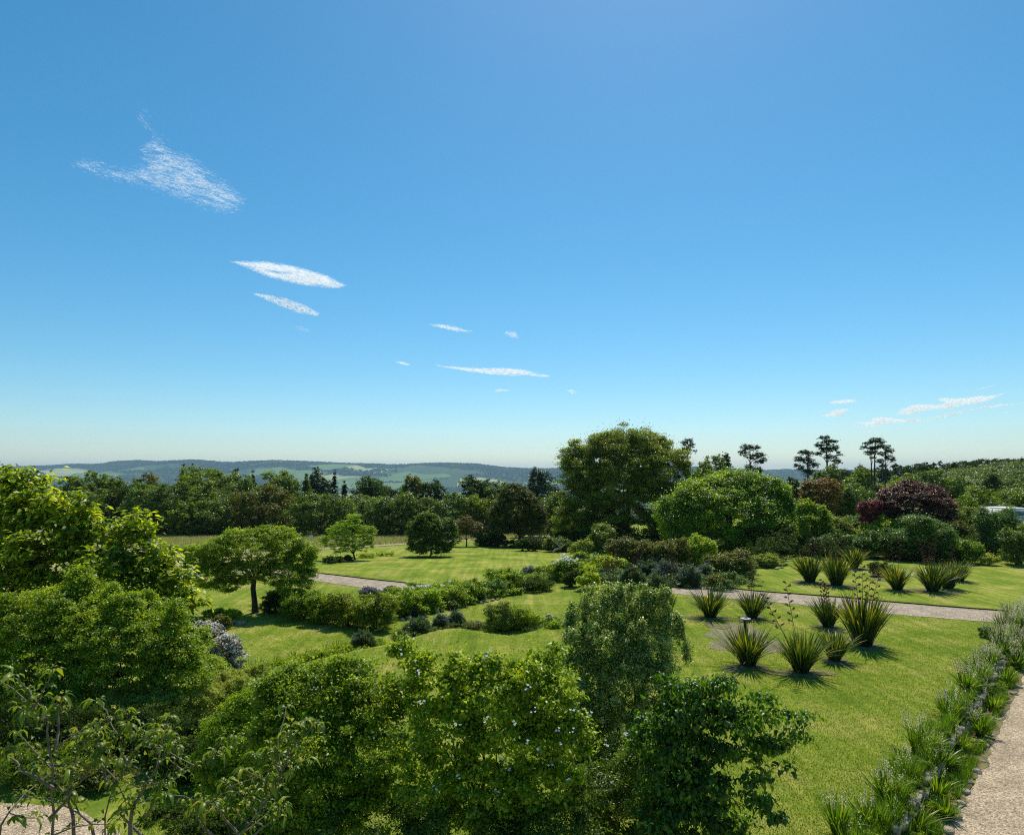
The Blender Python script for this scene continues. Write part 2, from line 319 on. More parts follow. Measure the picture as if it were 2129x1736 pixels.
fh = np.stack([id_[:-1, :-1], id_[:-1, 1:], id_[1:, 1:], id_[1:, :-1]], -1).reshape(-1, 4)
kind(mk('hills', np.stack([HX, HY, HZ], -1).reshape(-1, 3), fh, M['hill'], smooth=True, tone=wood.ravel()), 'structure')
def blob():
    v = []; f = []
    for i, (r, z) in enumerate(((1, 0), (.85, .55), (.35, .95))):
        for k in range(6):
            a = k * math.pi / 3 + i * .5; v.append((r * math.cos(a), r * math.sin(a), z))
    for i in range(2):
        for k in range(6):
            j = (k + 1) % 6; f.append((i * 6 + k, i * 6 + j, i * 6 + 6 + j, i * 6 + 6 + k))
    f.append((12, 13, 14, 15)); f.append((12, 15, 16, 17)); return np.array(v), np.array(f)
def scatter_blobs(name, pts, size, mat, seed=1):
    rg = np.random.default_rng(seed); bv, bf = blob(); n = len(pts)
    s = size * rg.uniform(.6, 1.4, n); a = rg.uniform(0, 6.28, n); ca, sa = np.cos(a), np.sin(a)
    jit = 1 + rg.normal(0, .18, (n, len(bv), 1)); v = bv[None] * jit
    x = v[..., 0] * ca[:, None] - v[..., 1] * sa[:, None]; y = v[..., 0] * sa[:, None] + v[..., 1] * ca[:, None]
    vv = np.stack([x, y, v[..., 2] * 1.1 - .2], -1) * s[:, None, None] + pts[:, None, :]
    ff = bf[None] + (np.arange(n) * len(bv))[:, None, None]
    return mk(name, vv.reshape(-1, 3), ff.reshape(-1, 4), mat, tone=np.repeat(rg.random(n), len(bv)))
rg = np.random.default_rng(11)
N0 = 60000; px_ = rg.uniform(-6500, 4500, N0); py_ = rg.uniform(4900, 7900, N0)
ix = np.clip(np.searchsorted(hx, px_) - 1, 0, nhx - 2); iy = np.clip(np.searchsorted(hy, py_) - 1, 0, nhy - 2)
keep = (wood[iy, ix] > .5) & (HZ[iy, ix] > -500); px_, py_, ix, iy = px_[keep], py_[keep], ix[keep], iy[keep]
tx_ = (px_ - hx[ix]) / (hx[ix + 1] - hx[ix]); ty_ = (py_ - hy[iy]) / (hy[iy + 1] - hy[iy])
pz_ = (HZ[iy, ix] * (1 - tx_) + HZ[iy, ix + 1] * tx_) * (1 - ty_) + (HZ[iy + 1, ix] * (1 - tx_) + HZ[iy + 1, ix + 1] * tx_) * ty_
M['woodfar'] = leafmat('far_wood', [(.018, .036, .012), (.03, .055, .016), (.045, .075, .02)], .1, .9, .05)
kind(scatter_blobs('woodland', np.stack([px_, py_, pz_], -1)[:34000], 9, M['woodfar']), 'stuff')
# valley woods between the garden trees and the hills
N1 = 9000; qy = 700 * np.exp(rg.uniform(0, 1.95, N1)); qx = qy * rg.uniform(-.8, .55, N1)
qn = np.array([mnoise.fractal(Vector((a / 700, b / 260, 5)), 1, 2, 4) for a, b in zip(qx, qy)])
ok = qn > -.05; qx, qy = qx[ok], qy[ok]
tg = np.maximum(tz(qx, qy), np.where(qy > 1500, -150, -999)); kind(scatter_blobs('valley_woods', np.stack([qx, qy, tg], -1), 9, M['woodfar'], 3), 'stuff')

# ------------------------------------------------------------------ foliage engine
def leaf_mesh(name, pos, ax, nr, Ls, Ws, tone, mat, parent, fold=.25, curl=0.0):
    n = len(pos); ax = ax / (np.linalg.norm(ax, axis=1)[:, None] + 1e-9)
    s = np.cross(ax, nr); s /= np.linalg.norm(s, axis=1)[:, None] + 1e-9; nn = np.cross(s, ax)
    Ls = np.broadcast_to(Ls, n)[:, None]; Ws = np.broadcast_to(Ws, n)[:, None]
    if curl == 0:
        b = pos - ax * Ls / 2; t = pos + ax * Ls / 2; m = pos - ax * Ls * .06
        l = m + s * Ws / 2 + nn * Ws * fold; r = m - s * Ws / 2 + nn * Ws * fold
        v = np.stack([b, r, t, l], 1); k = 4; f = np.arange(n * 4).reshape(n, 4)
    else:   # long drooping leaf, 8 vertices
        p0 = pos; p1 = pos + ax * Ls * .35 + nn * Ls * curl * .1; p2 = pos + ax * Ls * .7 - nn * Ls * curl * .1; p3 = pos + ax * Ls * .93 - nn * Ls * curl * .5
        up = nn * Ws * fold
        v = np.stack([p0, p1 + s * Ws * .42 + up, p1, p1 - s * Ws * .42 + up, p2 + s * Ws * .45 + up, p2, p2 - s * Ws * .45 + up, p3], 1); k = 8
        fb = np.array([(0, 2, 1, 1), (0, 3, 2, 2), (1, 2, 5, 4), (2, 3, 6, 5), (4, 5, 7, 7), (5, 6, 7, 7)])
        f = (fb[None] + (np.arange(n) * 8)[:, None, None])
        # split into quads and tris: use tris only
        tri = np.array([(0, 2, 1), (0, 3, 2), (1, 2, 5), (1, 5, 4), (2, 3, 6), (2, 6, 5), (4, 5, 7), (5, 6, 7)])
        f = (tri[None] + (np.arange(n) * 8)[:, None, None]).reshape(-1, 3)
    return mk(name, v.reshape(-1, 3), f, mat, parent, tone=np.repeat(np.clip(tone, 0, 1), k))
def unit(rg, n):
    d = rg.normal(size=(n, 3)); return d / np.linalg.norm(d, axis=1)[:, None]
def crown(name, base, parent, mat, lobes, L, Wd, clump, dens=4.0, seed=0, up=.5, flat=.6, droop=.15, shell=.55, tone=.45, tvar=.22, nmax=160000, area=None, rnd=.75, curl=0, fill=.10, sprigs=0):
    """many small leaves in clumps through the outer volume of a set of ellipsoids (world coords), returned as one mesh"""
    rg = np.random.default_rng(seed + 17); lobes = np.array(lobes, float)
    c, r = lobes[:, :3], lobes[:, 3:6]
    if area is None: area = np.sum(r[:, 0] * r[:, 2] * math.pi) * .75
    if sprigs:      # young shoots standing out of the outline
        li = rg.choice(len(lobes), sprigs, p=r[:, 0] / r[:, 0].sum()); a = rg.uniform(-.9, .9, sprigs); zf = np.sqrt(1 - a * a)
        w_ = r[li, 0].mean() * rg.uniform(.06, .13, sprigs); sp = np.stack([c[li, 0] + a * r[li, 0], c[li, 1] + rg.uniform(-.5, .5, sprigs) * r[li, 1], c[li, 2] + zf * r[li, 2] * 1.02, w_, w_, w_ * rg.uniform(1.6, 3.4, sprigs)], -1)
        lobes = np.r_[lobes, sp]; c, r = lobes[:, :3], lobes[:, 3:6]
    dens *= 2.1; nmax = int(nmax * 1.8); n = int(min(nmax, dens * area / (L * Wd * .5))); per = max(10, min(240, int((clump / max(L, 1e-3)) ** 2 * 8)))
    nc = max(20, n // per); w = (r[:, 0] * r[:, 2]) ** 1.0 * np.where(np.arange(len(r)) >= len(r) - sprigs, 2.0, 1.0); w /= w.sum()
    C = np.zeros((0, 3)); Nn = np.zeros((0, 3)); k = 0
    while len(C) < nc and k < 12:
        k += 1; li = rg.choice(len(lobes), nc * 2, p=w); d = unit(rg, nc * 2); d[:, 2] = np.where(rg.random(nc * 2) < .35, np.abs(d[:, 2]), d[:, 2])
        rad = shell + (1 - shell) * rg.random(nc * 2) ** .6; rad *= 1 + rg.normal(0, .06, nc * 2)
        q = c[li] + d * r[li] * rad[:, None]
        mn = np.min(np.linalg.norm((q[:, None, :] - c[None]) / r[None], axis=2), axis=1)
        okk = mn > shell * .92; q, d = q[okk], d[okk]; C = np.r_[C, q]; Nn = np.r_[Nn, d]
    C, Nn = C[:nc], Nn[:nc]; nc = len(C)
    cs = clump * rg.uniform(.5, 1.25, nc); ct = rg.normal(0, tvar * .8, nc)
    ci = rg.integers(0, nc, n); d = unit(rg, n) * (rg.random(n) ** .45)[:, None]; fl_ = rg.random(n) < fill; d[:, 2] *= np.where(fl_, .9, flat * .8)
    pos = C[ci] + d * (cs[ci] * np.where(fl_, 1.7, 1))[:, None]
    gz = tz(pos[:, 0], pos[:, 1]); pos[:, 2] = np.maximum(pos[:, 2], gz + .02)
    nr = Nn[ci] * .35 + np.array((0, 0, 1.)) * up * 1.1 + rg.normal(0, rnd, (n, 3)) * .85 + d * .3
    nr /= np.linalg.norm(nr, axis=1)[:, None]
    ax = d + rg.normal(0, .5, (n, 3)) + Nn[ci] * .4; ax[:, 2] -= droop * 2; ax -= nr * np.sum(ax * nr, axis=1)[:, None]
    tn = tone + ct[ci] + rg.normal(0, tvar, n)
    return leaf_mesh(name, pos - np.array(base)[None], ax, nr, L * rg.uniform(.65, 1.3, n), Wd * rg.uniform(.7, 1.25, n), tn, mat, parent, curl=curl)
def tube(path, rad, sides=6):
    """tapered tube along a list of points; returns verts, faces"""
    path = [Vector(p) for p in path]; v = []; f = []
    for i, p in enumerate(path):
        d = (path[min(i + 1, len(path) - 1)] - path[max(i - 1, 0)]).normalized()
        a = d.orthogonal().normalized(); b = d.cross(a)
        if i and a.dot(pa) < 0.2:
            a = (pa - d * pa.dot(d)).normalized(); b = d.cross(a)
        elif i: a = (pa - d * pa.dot(d)).normalized(); b = d.cross(a)
        pa = a
        for k in range(sides):
            t = 2 * math.pi * k / sides; v.append(tuple(p + (a * math.cos(t) + b * math.sin(t)) * rad[i]))
    for i in range(len(path) - 1):
        for k in range(sides):
            j = (k + 1) % sides; f.append((i * sides + k, i * sides + j, (i + 1) * sides + j, (i + 1) * sides + k))
    return v, f
def curve_pts(a, b, n=5, sag=.12, rnd=None, amp=.05):
    a, b = Vector(a), Vector(b); L = (b - a).length; out = []
    for i in range(n):
        t = i / (n - 1); p = a.lerp(b, t); p.z += math.sin(t * math.pi) * sag * L * (-1 if sag < 0 else 1) * (1 if sag > 0 else -1)
        if rnd and 0 < i < n - 1: p += Vector((rnd.uniform(-1, 1), rnd.uniform(-1, 1), rnd.uniform(-1, 1))) * amp * L
        out.append(p)
    return out
def merge(parts):
    V = []; Fc = []; o = 0
    for v, f in parts:
        V += v; Fc += [tuple(i + o for i in q) for q in f]; o += len(v)
    return V, Fc
def trunk(name, base, fork, lobes, rad, mat, parent, seed=0, nl=None, roots=True, lean=0):
    """trunk that forks into limbs running into the crown lobes"""
    rn = random.Random(seed); b = Vector(base); f_ = Vector(fork); parts = []
    pth = [b + Vector((0, 0, -.15)), b + Vector((0, 0, .06)), b.lerp(f_, .35) + Vector((rn.uniform(-1, 1), rn.uniform(-1, 1), 0)) * rad * .6, b.lerp(f_, .7) + Vector((rn.uniform(-1, 1), 0, 0)) * rad * .6, f_]
    parts.append(tube(pth, [rad * 1.75, rad * 1.3, rad, rad * .9, rad * .85], 9))
    ls = sorted(lobes, key=lambda l: -l[3])[:nl or 9]
    for l in ls:
        e = Vector(l[:3]); pts = curve_pts(f_, e, 6, .06, rn, .06); rr = rad * rn.uniform(.4, .6)
        parts.append(tube(pts, [rr * (1 - .8 * i / 5) for i in range(6)], 6))
        for _ in range(3):
            s_ = pts[rn.randint(2, 4)]; e2 = e + Vector((rn.uniform(-1, 1) * l[3], rn.uniform(-1, 1) * l[4], rn.uniform(-.4, .9) * l[5])) * .8
            parts.append(tube(curve_pts(s_, e2, 4, .05, rn, .07), [rr * .4, rr * .3, rr * .2, rr * .08], 5))
    v, f = merge(parts); return mk(name, np.array(v) - np.array(base), f, mat, parent, smooth=True)
def dome(cx, cy, z0, rx, ry, h, n=14, seed=0, lump=.42, style='dome', foot=False):
    """lobes filling a dome-shaped crown that stands from z0 to z0+h"""
    rn = random.Random(seed); out = []
    cz = z0 + h * .5
    if style == 'cone':
        k = 9
        for i in range(k):
            t = i / (k - 1); rr = (1 - t) ** .9 * .95 + .06; out.append((cx + rn.uniform(-.05, .05) * rx, cy, z0 + h * (.06 + .88 * t), rx * rr, ry * rr, h * .085))
        return out
    if style == 'tall':
        out.append((cx, cy, cz, rx * .62, ry * .62, h * .44))
    else: out.append((cx, cy, cz, rx * .70, ry * .70, h * .38))
    for i in range(n):
        th = 2 * math.pi * (i * .618 + rn.uniform(-.05, .05)); zz = rn.uniform(-.62, .95) if style != 'low' else rn.uniform(-.3, .8)
        q = math.sqrt(max(0, 1 - zz * zz)); s = lump * rn.uniform(.65, 1.2)
        out.append((cx + math.cos(th) * q * rx * (1 - s * .75), cy + math.sin(th) * q * ry * (1 - s * .75), cz + zz * h * .5 * (1 - s * .72), rx * s, ry * s, h * .5 * s))
    if foot: out += [(cx - rx * .4, cy, z0 + h * .16, rx * .55, ry * .6, h * .2), (cx + rx * .4, cy, z0 + h * .16, rx * .55, ry * .6, h * .2)]
    return out
def px(y): return 2.08 * y / F      # metres of one render pixel at distance y
GRP = {}
def tree(u, vt, hw, y, mat, label, cat='tree', name='tree', style='dome', group=None, seed=None, L=None, dens=3.6, clump=None, bare=.08, tone=.45, n=14, lump=.42, base=None, rad=None, asp=.62, up=.5, flat=.6, ry=None, tvar=.22, droop=.15, vb=None, shell=.55):
    """a tree whose crown reaches row vt with half-width hw (pixels) at distance y"""
    seed = seed if seed is not None else int(u * 7 + vt); x = (u - CU) / F * y; g = tzf(x, y)
    top = H - (vt - HV) / F * y; h = max(.6, top - g); rx = hw * y / F; z0 = g + h * bare
    ry = ry or min(rx, h * .6)
    t = thing(name, (x, y, g), label, cat, group)
    lo = dome(x, y, z0, rx, ry, top - z0, n, seed, lump, style, bare < .05 and style != 'cone')
    L = L or max(.10, px(y) * 1.75)
    crown('crown', (x, y, g), t, M[mat], lo, L, L * asp, clump or max(.35, rx * .16), dens, seed, tone=tone, up=up, flat=flat, area=math.pi * rx * (top - z0) / 2 * 1.15, tvar=tvar, droop=droop, shell=shell)
    trunk('trunk', (x, y, g), (x, y, z0 + (top - z0) * (.25 if style != 'cone' else .9)), lo if style != 'cone' else lo[:1], rad or max(.06, rx * .055), M['bark'], t, seed, 5)
    return t
def shrub(u, vb, w, h, mat, label, cat='shrub', name='shrub', group=None, seed=None, L=None, dens=4.5, clump=None, n=9, lump=.45, tone=.45, up=.55, flat=.7, asp=.6, style='low', ry=None, shell=.5, tvar=.22, parts=None, droop=.0, rnd=.75, y=None):
    """a bush standing at pixel (u, vb), w and h in pixels"""
    p = hit(u, vb) if y is None else Vector(((u - CU) / F * y, y, tzf((u - CU) / F * y, y)))
    seed = seed if seed is not None else int(u * 5 + vb); w *= 1.14; h *= 1.1; s = p.y / F; rx = w * s / 2; ry = ry or rx * .8; hh = h * s
    p = p + Vector((0, ry * .55, 0)); p.z = tzf(p.x, p.y); s2 = p.y / F; hh = max(.15, (H - (vb - h - HV) * s2) - p.z)
    t = thing(name, tuple(p), label, cat, group)
    L = L or max(.035, px(p.y) * 1.6)
    lo = dome(p.x, p.y, p.z, rx, ry, hh, n, seed, lump, style)
    if style != 'cone': lo.append((p.x, p.y, p.z + hh * .28, rx * .85, ry * .85, hh * .28))
    crown('foliage', tuple(p), t, M[mat], lo, L, L * asp, clump or max(L * 1.5, rx * .2), dens, seed, tone=tone, up=up, flat=flat, shell=shell, area=math.pi * rx * hh / 2 * 1.2, tvar=tvar, droop=droop, rnd=rnd, sprigs=14 if style in ('low', 'tall') else 7)
    rn = random.Random(seed); ps = []
    for _ in range(5):
        e = p + Vector((rn.uniform(-.6, .6) * rx, rn.uniform(-.5, .5) * ry, hh * rn.uniform(.55, .85)))
        ps.append(tube(curve_pts(p + Vector((rn.uniform(-.1, .1) * rx, 0, -.03)), e, 4, .05, rn, .06), [hh * .02 + .006, hh * .016 + .004, hh * .011 + .003, .004], 5))
    v, f = merge(ps); mk('stem', np.array(v) - np.array(p), f, M['bark'], t, smooth=True)
    t['_r'] = (rx, ry, hh); return t
def blades(name, base, parent, mat, n, h, spread, w, seed=0, tone=.3, tv=.25, lean=(0, 0), arch=.35, r0=.12, seg=5, minlen=.55, tonef=None):
    """tuft of sword-shaped leaves fanning from the base; each blade is a folded tapering strip"""
    rg = np.random.default_rng(seed + 3); a = rg.uniform(0, 2 * math.pi, n); t0 = rg.random(n) ** .7
    out = np.stack([np.cos(a), np.sin(a)], -1); Lb = h * rg.uniform(minlen, 1.05, n); tilt = t0 * spread / h
    V = []; T = []
    root = out * (r0 * rg.random(n) ** .5)[:, None]
    side = np.stack([-out[:, 1], out[:, 0]], -1); tw = rg.normal(0, .5, n); side = side * np.cos(tw)[:, None] + out * np.sin(tw)[:, None]
    ww = w * rg.uniform(.7, 1.2, n); tn = tone + rg.normal(0, tv, n)
    gold = np.where(rg.random(n) < (tonef or 0), rg.uniform(.45, .8, n), 0) if tonef is not None else np.zeros(n)
    arch = arch * rg.uniform(.3, 2.0, n)
    for k in range(seg + 1):
        t = k / seg; r_ = tilt * Lb * (t * .75 + arch * t * t * .9); z = Lb * (t - (tilt * .35 + .06) * arch * t * t * 1.6)
        cx = root + out * r_[:, None]; wd_ = ww * (1.0 if t < .55 else (1 - ((t - .55) / .45) ** 1.5)) * (.65 + .6 * min(1, t * 2)) * .5 + 1e-4
        c3 = np.concatenate([cx, z[:, None]], 1); s3 = np.concatenate([side, np.zeros((n, 1))], 1) * wd_[:, None]
        c3[:, 2] = np.maximum(c3[:, 2], .01)
        mid = c3 - np.concatenate([out, np.zeros((n, 1))], 1) * (wd_ * .5)[:, None]
        V.append(np.stack([c3 - s3, mid, c3 + s3], 1)); T.append(np.stack([tn + .16 * t + gold * t ** 1.3] * 3, 1) + rg.normal(0, .03, (n, 3)))
    V = np.stack(V, 1); T = np.stack(T, 1)          # n, seg+1, 3, 3
    base_i = (np.arange(n) * (seg + 1) * 3)[:, None, None]; f = []
    for k in range(seg):
        for q in (0, 1): f.append((k * 3 + q, k * 3 + q + 1, k * 3 + q + 4, k * 3 + q + 3))
    f = np.array(f)[None] + base_i
    v = V.reshape(-1, 3)
    if lean != (0, 0): v[:, 0] += v[:, 2] * lean[0]; v[:, 1] += v[:, 2] * lean[1]
    return mk(name, v, f.reshape(-1, 4), mat, parent, tone=np.clip(T.ravel(), 0, 1))
def seed_stalk(parent, h, lean, seed, mat='redseed', r=.016):
    """tall flower stalk with alternate side clusters of dark pods"""
    rn = random.Random(seed); top = Vector((lean[0], lean[1], h)); pts = [Vector((0, 0, 0)), top * .35 + Vector((0, 0, .05 * h)), top * .7 + Vector((0, 0, .03 * h)), top]
    v, f = tube(pts, [r, r * .85, r * .65, r * .35], 5); mk('flower_stalk', v, f, M['stalk'], parent, smooth=True)
    rg = np.random.default_rng(seed); pos = []; 
    for i in range(11):
        t = .55 + .45 * i / 10; c = top * t + Vector((0, 0, .03 * h)); sgn = 1 if i % 2 else -1; ln = .22 * (1.25 - t) + .05
        e = c + Vector((sgn * ln, rn.uniform(-.5, .5) * ln, ln * .55))
        for _ in range(16):
            q = c.lerp(e, rn.uniform(.45, 1.05)); pos.append((q.x + rn.gauss(0, .018), q.y + rn.gauss(0, .018), q.z + rn.gauss(0, .018)))
        for s_ in range(5): pos.append(tuple(c.lerp(e, s_ / 5)))
    pos = np.array(pos); n = len(pos); ax = rg.normal(0, .5, (n, 3)) + np.array((0, 0, 1.))
    leaf_mesh('seed_pods', pos, ax, unit(rg, n), .085, .034, rg.random(n), M[mat], parent)

# ================================================================== TREES
G1 = 'trees along the far edge of the field'
TL = [  # u, v_top, half width px, distance, foliage, label, style
 (152, 990, 34, 134, 'olive', 'olive birch, leftmost of the far tree line, rising just right of the big yellow-green tree', 'tall'),
 (203, 982, 27, 140, 'mid', 'bright green round-topped tree behind the olive birches at the far left', 'dome'),
 (243, 997, 24, 136, 'mid', 'low bright green tree between the round-topped and the brownish olive tree', 'dome'),
 (298, 984, 32, 138, 'bronze', 'brownish olive tree standing above the left part of the far tree line', 'dome'),
 (215, 1020, 34, 120, 'olive', 'dull olive tree in front row of far line, just right of the big yellow-green tree', 'tall'),
 (262, 1012, 36, 122, 'dark', 'dark tree in the front row of the far line below the brownish olive tree', 'dome'),
 (308, 1003, 42, 119, 'willow', 'feathery grey-olive birch in the front row above the bare end of the field', 'tall'),
 (362, 1002, 38, 118, 'olive', 'olive feathery tree left of the green tree under the wide dome', 'tall'),
 (381, 966, 15, 150, 'pine', 'dark conifer top poking out left of the wide green dome', 'cone'),
 (400, 970, 12, 151, 'pine', 'dark conifer tip touching the left shoulder of the wide green dome', 'cone'),
 (432, 968, 56, 142, 'mid', 'wide olive-green dome, the highest crown of the left tree line', 'dome'),
 (398, 992, 30, 134, 'mid', 'bright green tree below the left side of the wide dome', 'dome'),
 (422, 1002, 40, 124, 'mid', 'fresh green tree in the front row below the wide dome', 'tall'),
 (382, 1042, 24, 114, 'mid', 'small bright green tree at the foot of the far line above the spreading lawn tree', 'tall'),
 (436, 1030, 40, 117, 'olive', 'brown-olive shaggy tree in the front row directly above the spreading lawn tree', 'tall'),
 (498, 974, 22, 150, 'pine', 'dark green conifer clump right of the wide dome', 'dome'),
 (526, 979, 13, 152, 'pine', 'small dark conifer right of the dark clump on the skyline', 'cone'),
 (508, 990, 30, 136, 'olive', 'grey-olive round tree below the dark conifer clump', 'dome'),
 (578, 981, 42, 135, 'mid', 'glossy deep green domed tree on the skyline left of the twin spires', 'dome'),
 (548, 1014, 60, 119, 'bronze', 'large dark brownish tree in the front row left of the grey-green round one', 'dome'),
 (612, 1003, 18, 142, 'pine', 'slim dark conifer at the right side of the glossy domed tree', 'cone'),
 (637, 990, 24, 138, 'olive', 'soft green conifer left of the dark pine top', 'cone'),
 (663, 978, 24, 144, 'pine', 'dark pine top between the soft green conifer and the first spire', 'dome'),
 (695, 982, 15, 140, 'pine', 'tall dark spruce spire, the left and taller of a pair', 'cone'),
 (716, 1000, 14, 138, 'pine', 'short dark spruce spire, right and lower of a pair', 'cone'),
 (667, 1028, 58, 117, 'olive', 'broad rounded olive-green tree at the field edge above the small maple', 'dome'),
 (779, 994, 45, 138, 'dark', 'dark domed tree with a flat top, alone on the skyline right of the spires', 'dome'),
 (742, 1026, 34, 124, 'olive', 'pale olive shaggy tree right of the broad rounded one', 'tall'),
 (786, 1030, 36, 118, 'willow', 'grey-green leafy tree at the field edge under the dark flat-topped dome', 'tall'),
 (834, 1030, 42, 117, 'olive', 'dark-footed olive tree at the field edge left of the dark lawn shrub', 'dome'),
 (859, 984, 22, 138, 'bronze', 'narrow upright brownish tree on the skyline with gaps in its crown', 'tall'),
 (842, 1008, 22, 136, 'olive', 'small olive tree tucked left of the narrow upright tree', 'dome'),
 (900, 1001, 26, 134, 'dark', 'dark rounded tree right of the narrow upright tree', 'dome'),
 (884, 1026, 34, 120, 'olive', 'dull green tree in the front row left of the drooping willow', 'tall'),
 (941, 1020, 34, 119, 'willow', 'grey-green drooping willow standing over the dark lawn shrub', 'tall'),
 (990, 994, 38, 130, 'dark', 'dark green dense tree left of the round brown-green lawn tree', 'dome'),
 (1000, 1030, 34, 120, 'mid', 'mid green tree at the field edge behind the small red-tipped maple', 'dome'),
 (1036, 1002, 30, 128, 'olive', 'olive tree on the skyline behind the round brown-green lawn tree', 'dome'),
 (1078, 998, 32, 130, 'dark', 'dark rounded tree right behind the round brown-green lawn tree', 'dome'),
 (1131, 977, 34, 132, 'pine', 'dark needled tree at the left foot of the giant domed tree', 'dome'),
 (1148, 1018, 36, 104, 'olive', 'soft green bushy tree between the round lawn tree and the giant domed tree', 'tall'),
 (1100, 1040, 30, 112, 'mid', 'green undergrowth tree filling the gap right of the round lawn tree', 'dome'),
]
for (u, v, hw, y, m_, lb, st) in TL:
    tree(u, v - 3, hw * 1.2, y, m_, lb, name={'pine': 'conifer_tree'}.get(m_, 'broadleaf_tree'), style=st, group=G1, dens=3.4, bare=.0, n=16, lump=.36 if st == 'dome' else .3)
rg = np.random.default_rng(8); n = 420; y_ = rg.uniform(121, 132, n); x_ = y_ * rg.uniform(-.72, .12, n); r_ = rg.uniform(1.6, 3.2, n)
kind(crown('woodland_undergrowth', (0, 0, 0), None, M['olive'], np.stack([x_, y_, tz(x_, y_) + r_ * .5, r_, r_ * .7, r_ * 1.0], -1), .34, .22, .9, 1.3, 4, tone=.25, area=2600, nmax=200000), 'stuff')
n = 200; y_ = rg.uniform(63, 76, n); x_ = y_ * rg.uniform(.36, .86, n); r_ = rg.uniform(.9, 1.9, n)
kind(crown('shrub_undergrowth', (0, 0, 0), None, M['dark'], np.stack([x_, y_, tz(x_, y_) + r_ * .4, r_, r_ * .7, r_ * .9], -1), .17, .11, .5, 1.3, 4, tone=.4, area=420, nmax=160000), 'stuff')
# low scrub at the foot of the tree line
for (u, vb, w, h, m_, lb) in [(400, 1110, 60, 22, 'mid', 'bright low scrub at the left end of the rough field'), (610, 1108, 34, 50, 'willow', 'pale leafy bush standing in front of the tree line above the spreading lawn tree'),
    (575, 1112, 40, 26, 'mid', 'small green bush left of the pale leafy bush by the field'), (845, 1106, 50, 20, 'bluegreen', 'low bluish scrub at the field edge left of the dark lawn shrub'),
    (800, 1108, 40, 14, 'dark', 'low dark scrub at the middle of the field edge'), (455, 1112, 40, 20, 'mid', 'low green scrub right of the bright scrub at the field end')]:
    shrub(u, vb, w, h, m_, lb, group='scrub at the field edge', name='scrub_bush')

def hero(label, cat, name, base, lobes_px, mat, L, asp, clump, dens, seed, rad, fork, tone=.45, group=None, nmax=160000, ys=.75, **kw):
    """tree whose crown lobes are given as (u, v, r_u, r_v, y)"""
    b = Vector(base) if len(base) == 3 else hit(*base); t = thing(name, tuple(b), label, cat, group); lo = []
    for (u, v, ru, rv, y) in lobes_px:
        c = P(u, v, y); s = y / F; lo.append((c.x, c.y, c.z, ru * s, ru * s * ys, rv * s))
    crown('crown', tuple(b), t, M[mat], lo, L, L * asp, clump, dens, seed, tone=tone, nmax=nmax, **kw)
    if fork: trunk('trunk', tuple(b), tuple(P(*fork)), lo, rad, M['bark'], t, seed, 6)
    return t
# giant domed tree
ty = hit(1290, 1128).y
hero('giant domed olive-green tree, the tallest broad crown right of the middle', 'tree', 'giant_tree', (1300, 1128),
     [(1310, 985, 105, 100, ty), (1250, 950, 52, 48, ty), (1330, 942, 66, 42, ty + 1), (1385, 975, 50, 60, ty), (1215, 985, 50, 60, ty - 1), (1195, 958, 26, 44, ty), (1178, 955, 14, 14, ty), (1300, 1050, 100, 75, ty - 2), (1395, 1040, 45, 60, ty), (1215, 1055, 42, 60, ty - 1),
      (1355, 918, 34, 20, ty + 1), (1280, 918, 34, 20, ty + 1), (1190, 1000, 26, 30, ty), (1255, 1085, 60, 40, ty - 1), (1412, 985, 26, 36, ty), (1180, 1085, 26, 36, ty), (1340, 1095, 60, 34, ty - 3), (1240, 1110, 60, 26, ty - 2), (1380, 1105, 44, 30, ty - 3), (1285, 1010, 100, 85, ty - 1), (1330, 960, 70, 60, ty), (1260, 1060, 80, 50, ty - 1)],
     'limeolive', .20, .7, 1.0, 4.4, 5, .5, (1300, 1085, ty), tone=.44, tvar=.2, shell=.5)
# bright spreading tree to its right
ty = hit(1510, 1146).y
hero('bright yellow-green spreading tree with layered clumps, right of the giant domed tree', 'tree', 'spreading_tree', (1512, 1146),
     [(1510, 1062, 110, 62, ty), (1455, 1030, 50, 34, ty), (1530, 1010, 62, 30, ty), (1590, 1030, 48, 40, ty), (1410, 1062, 44, 34, ty), (1620, 1070, 44, 44, ty), (1390, 1080, 26, 26, ty - 1), (1440, 1090, 60, 36, ty - 1), (1560, 1095, 80, 40, ty - 2), (1630, 1100, 36, 30, ty - 1), (1495, 1005, 30, 16, ty), (1560, 1000, 26, 18, ty), (1655, 1085, 20, 26, ty), (1500, 1118, 90, 28, ty - 1), (1590, 1120, 70, 26, ty - 1), (1425, 1112, 44, 26, ty - 1), (1645, 1125, 30, 20, ty - 1), (1515, 1075, 90, 55, ty - 2)],
     'lime', .20, .65, .85, 4.4, 6, .35, (1512, 1118, ty), tone=.45, up=.9, tvar=.26, shell=.7)
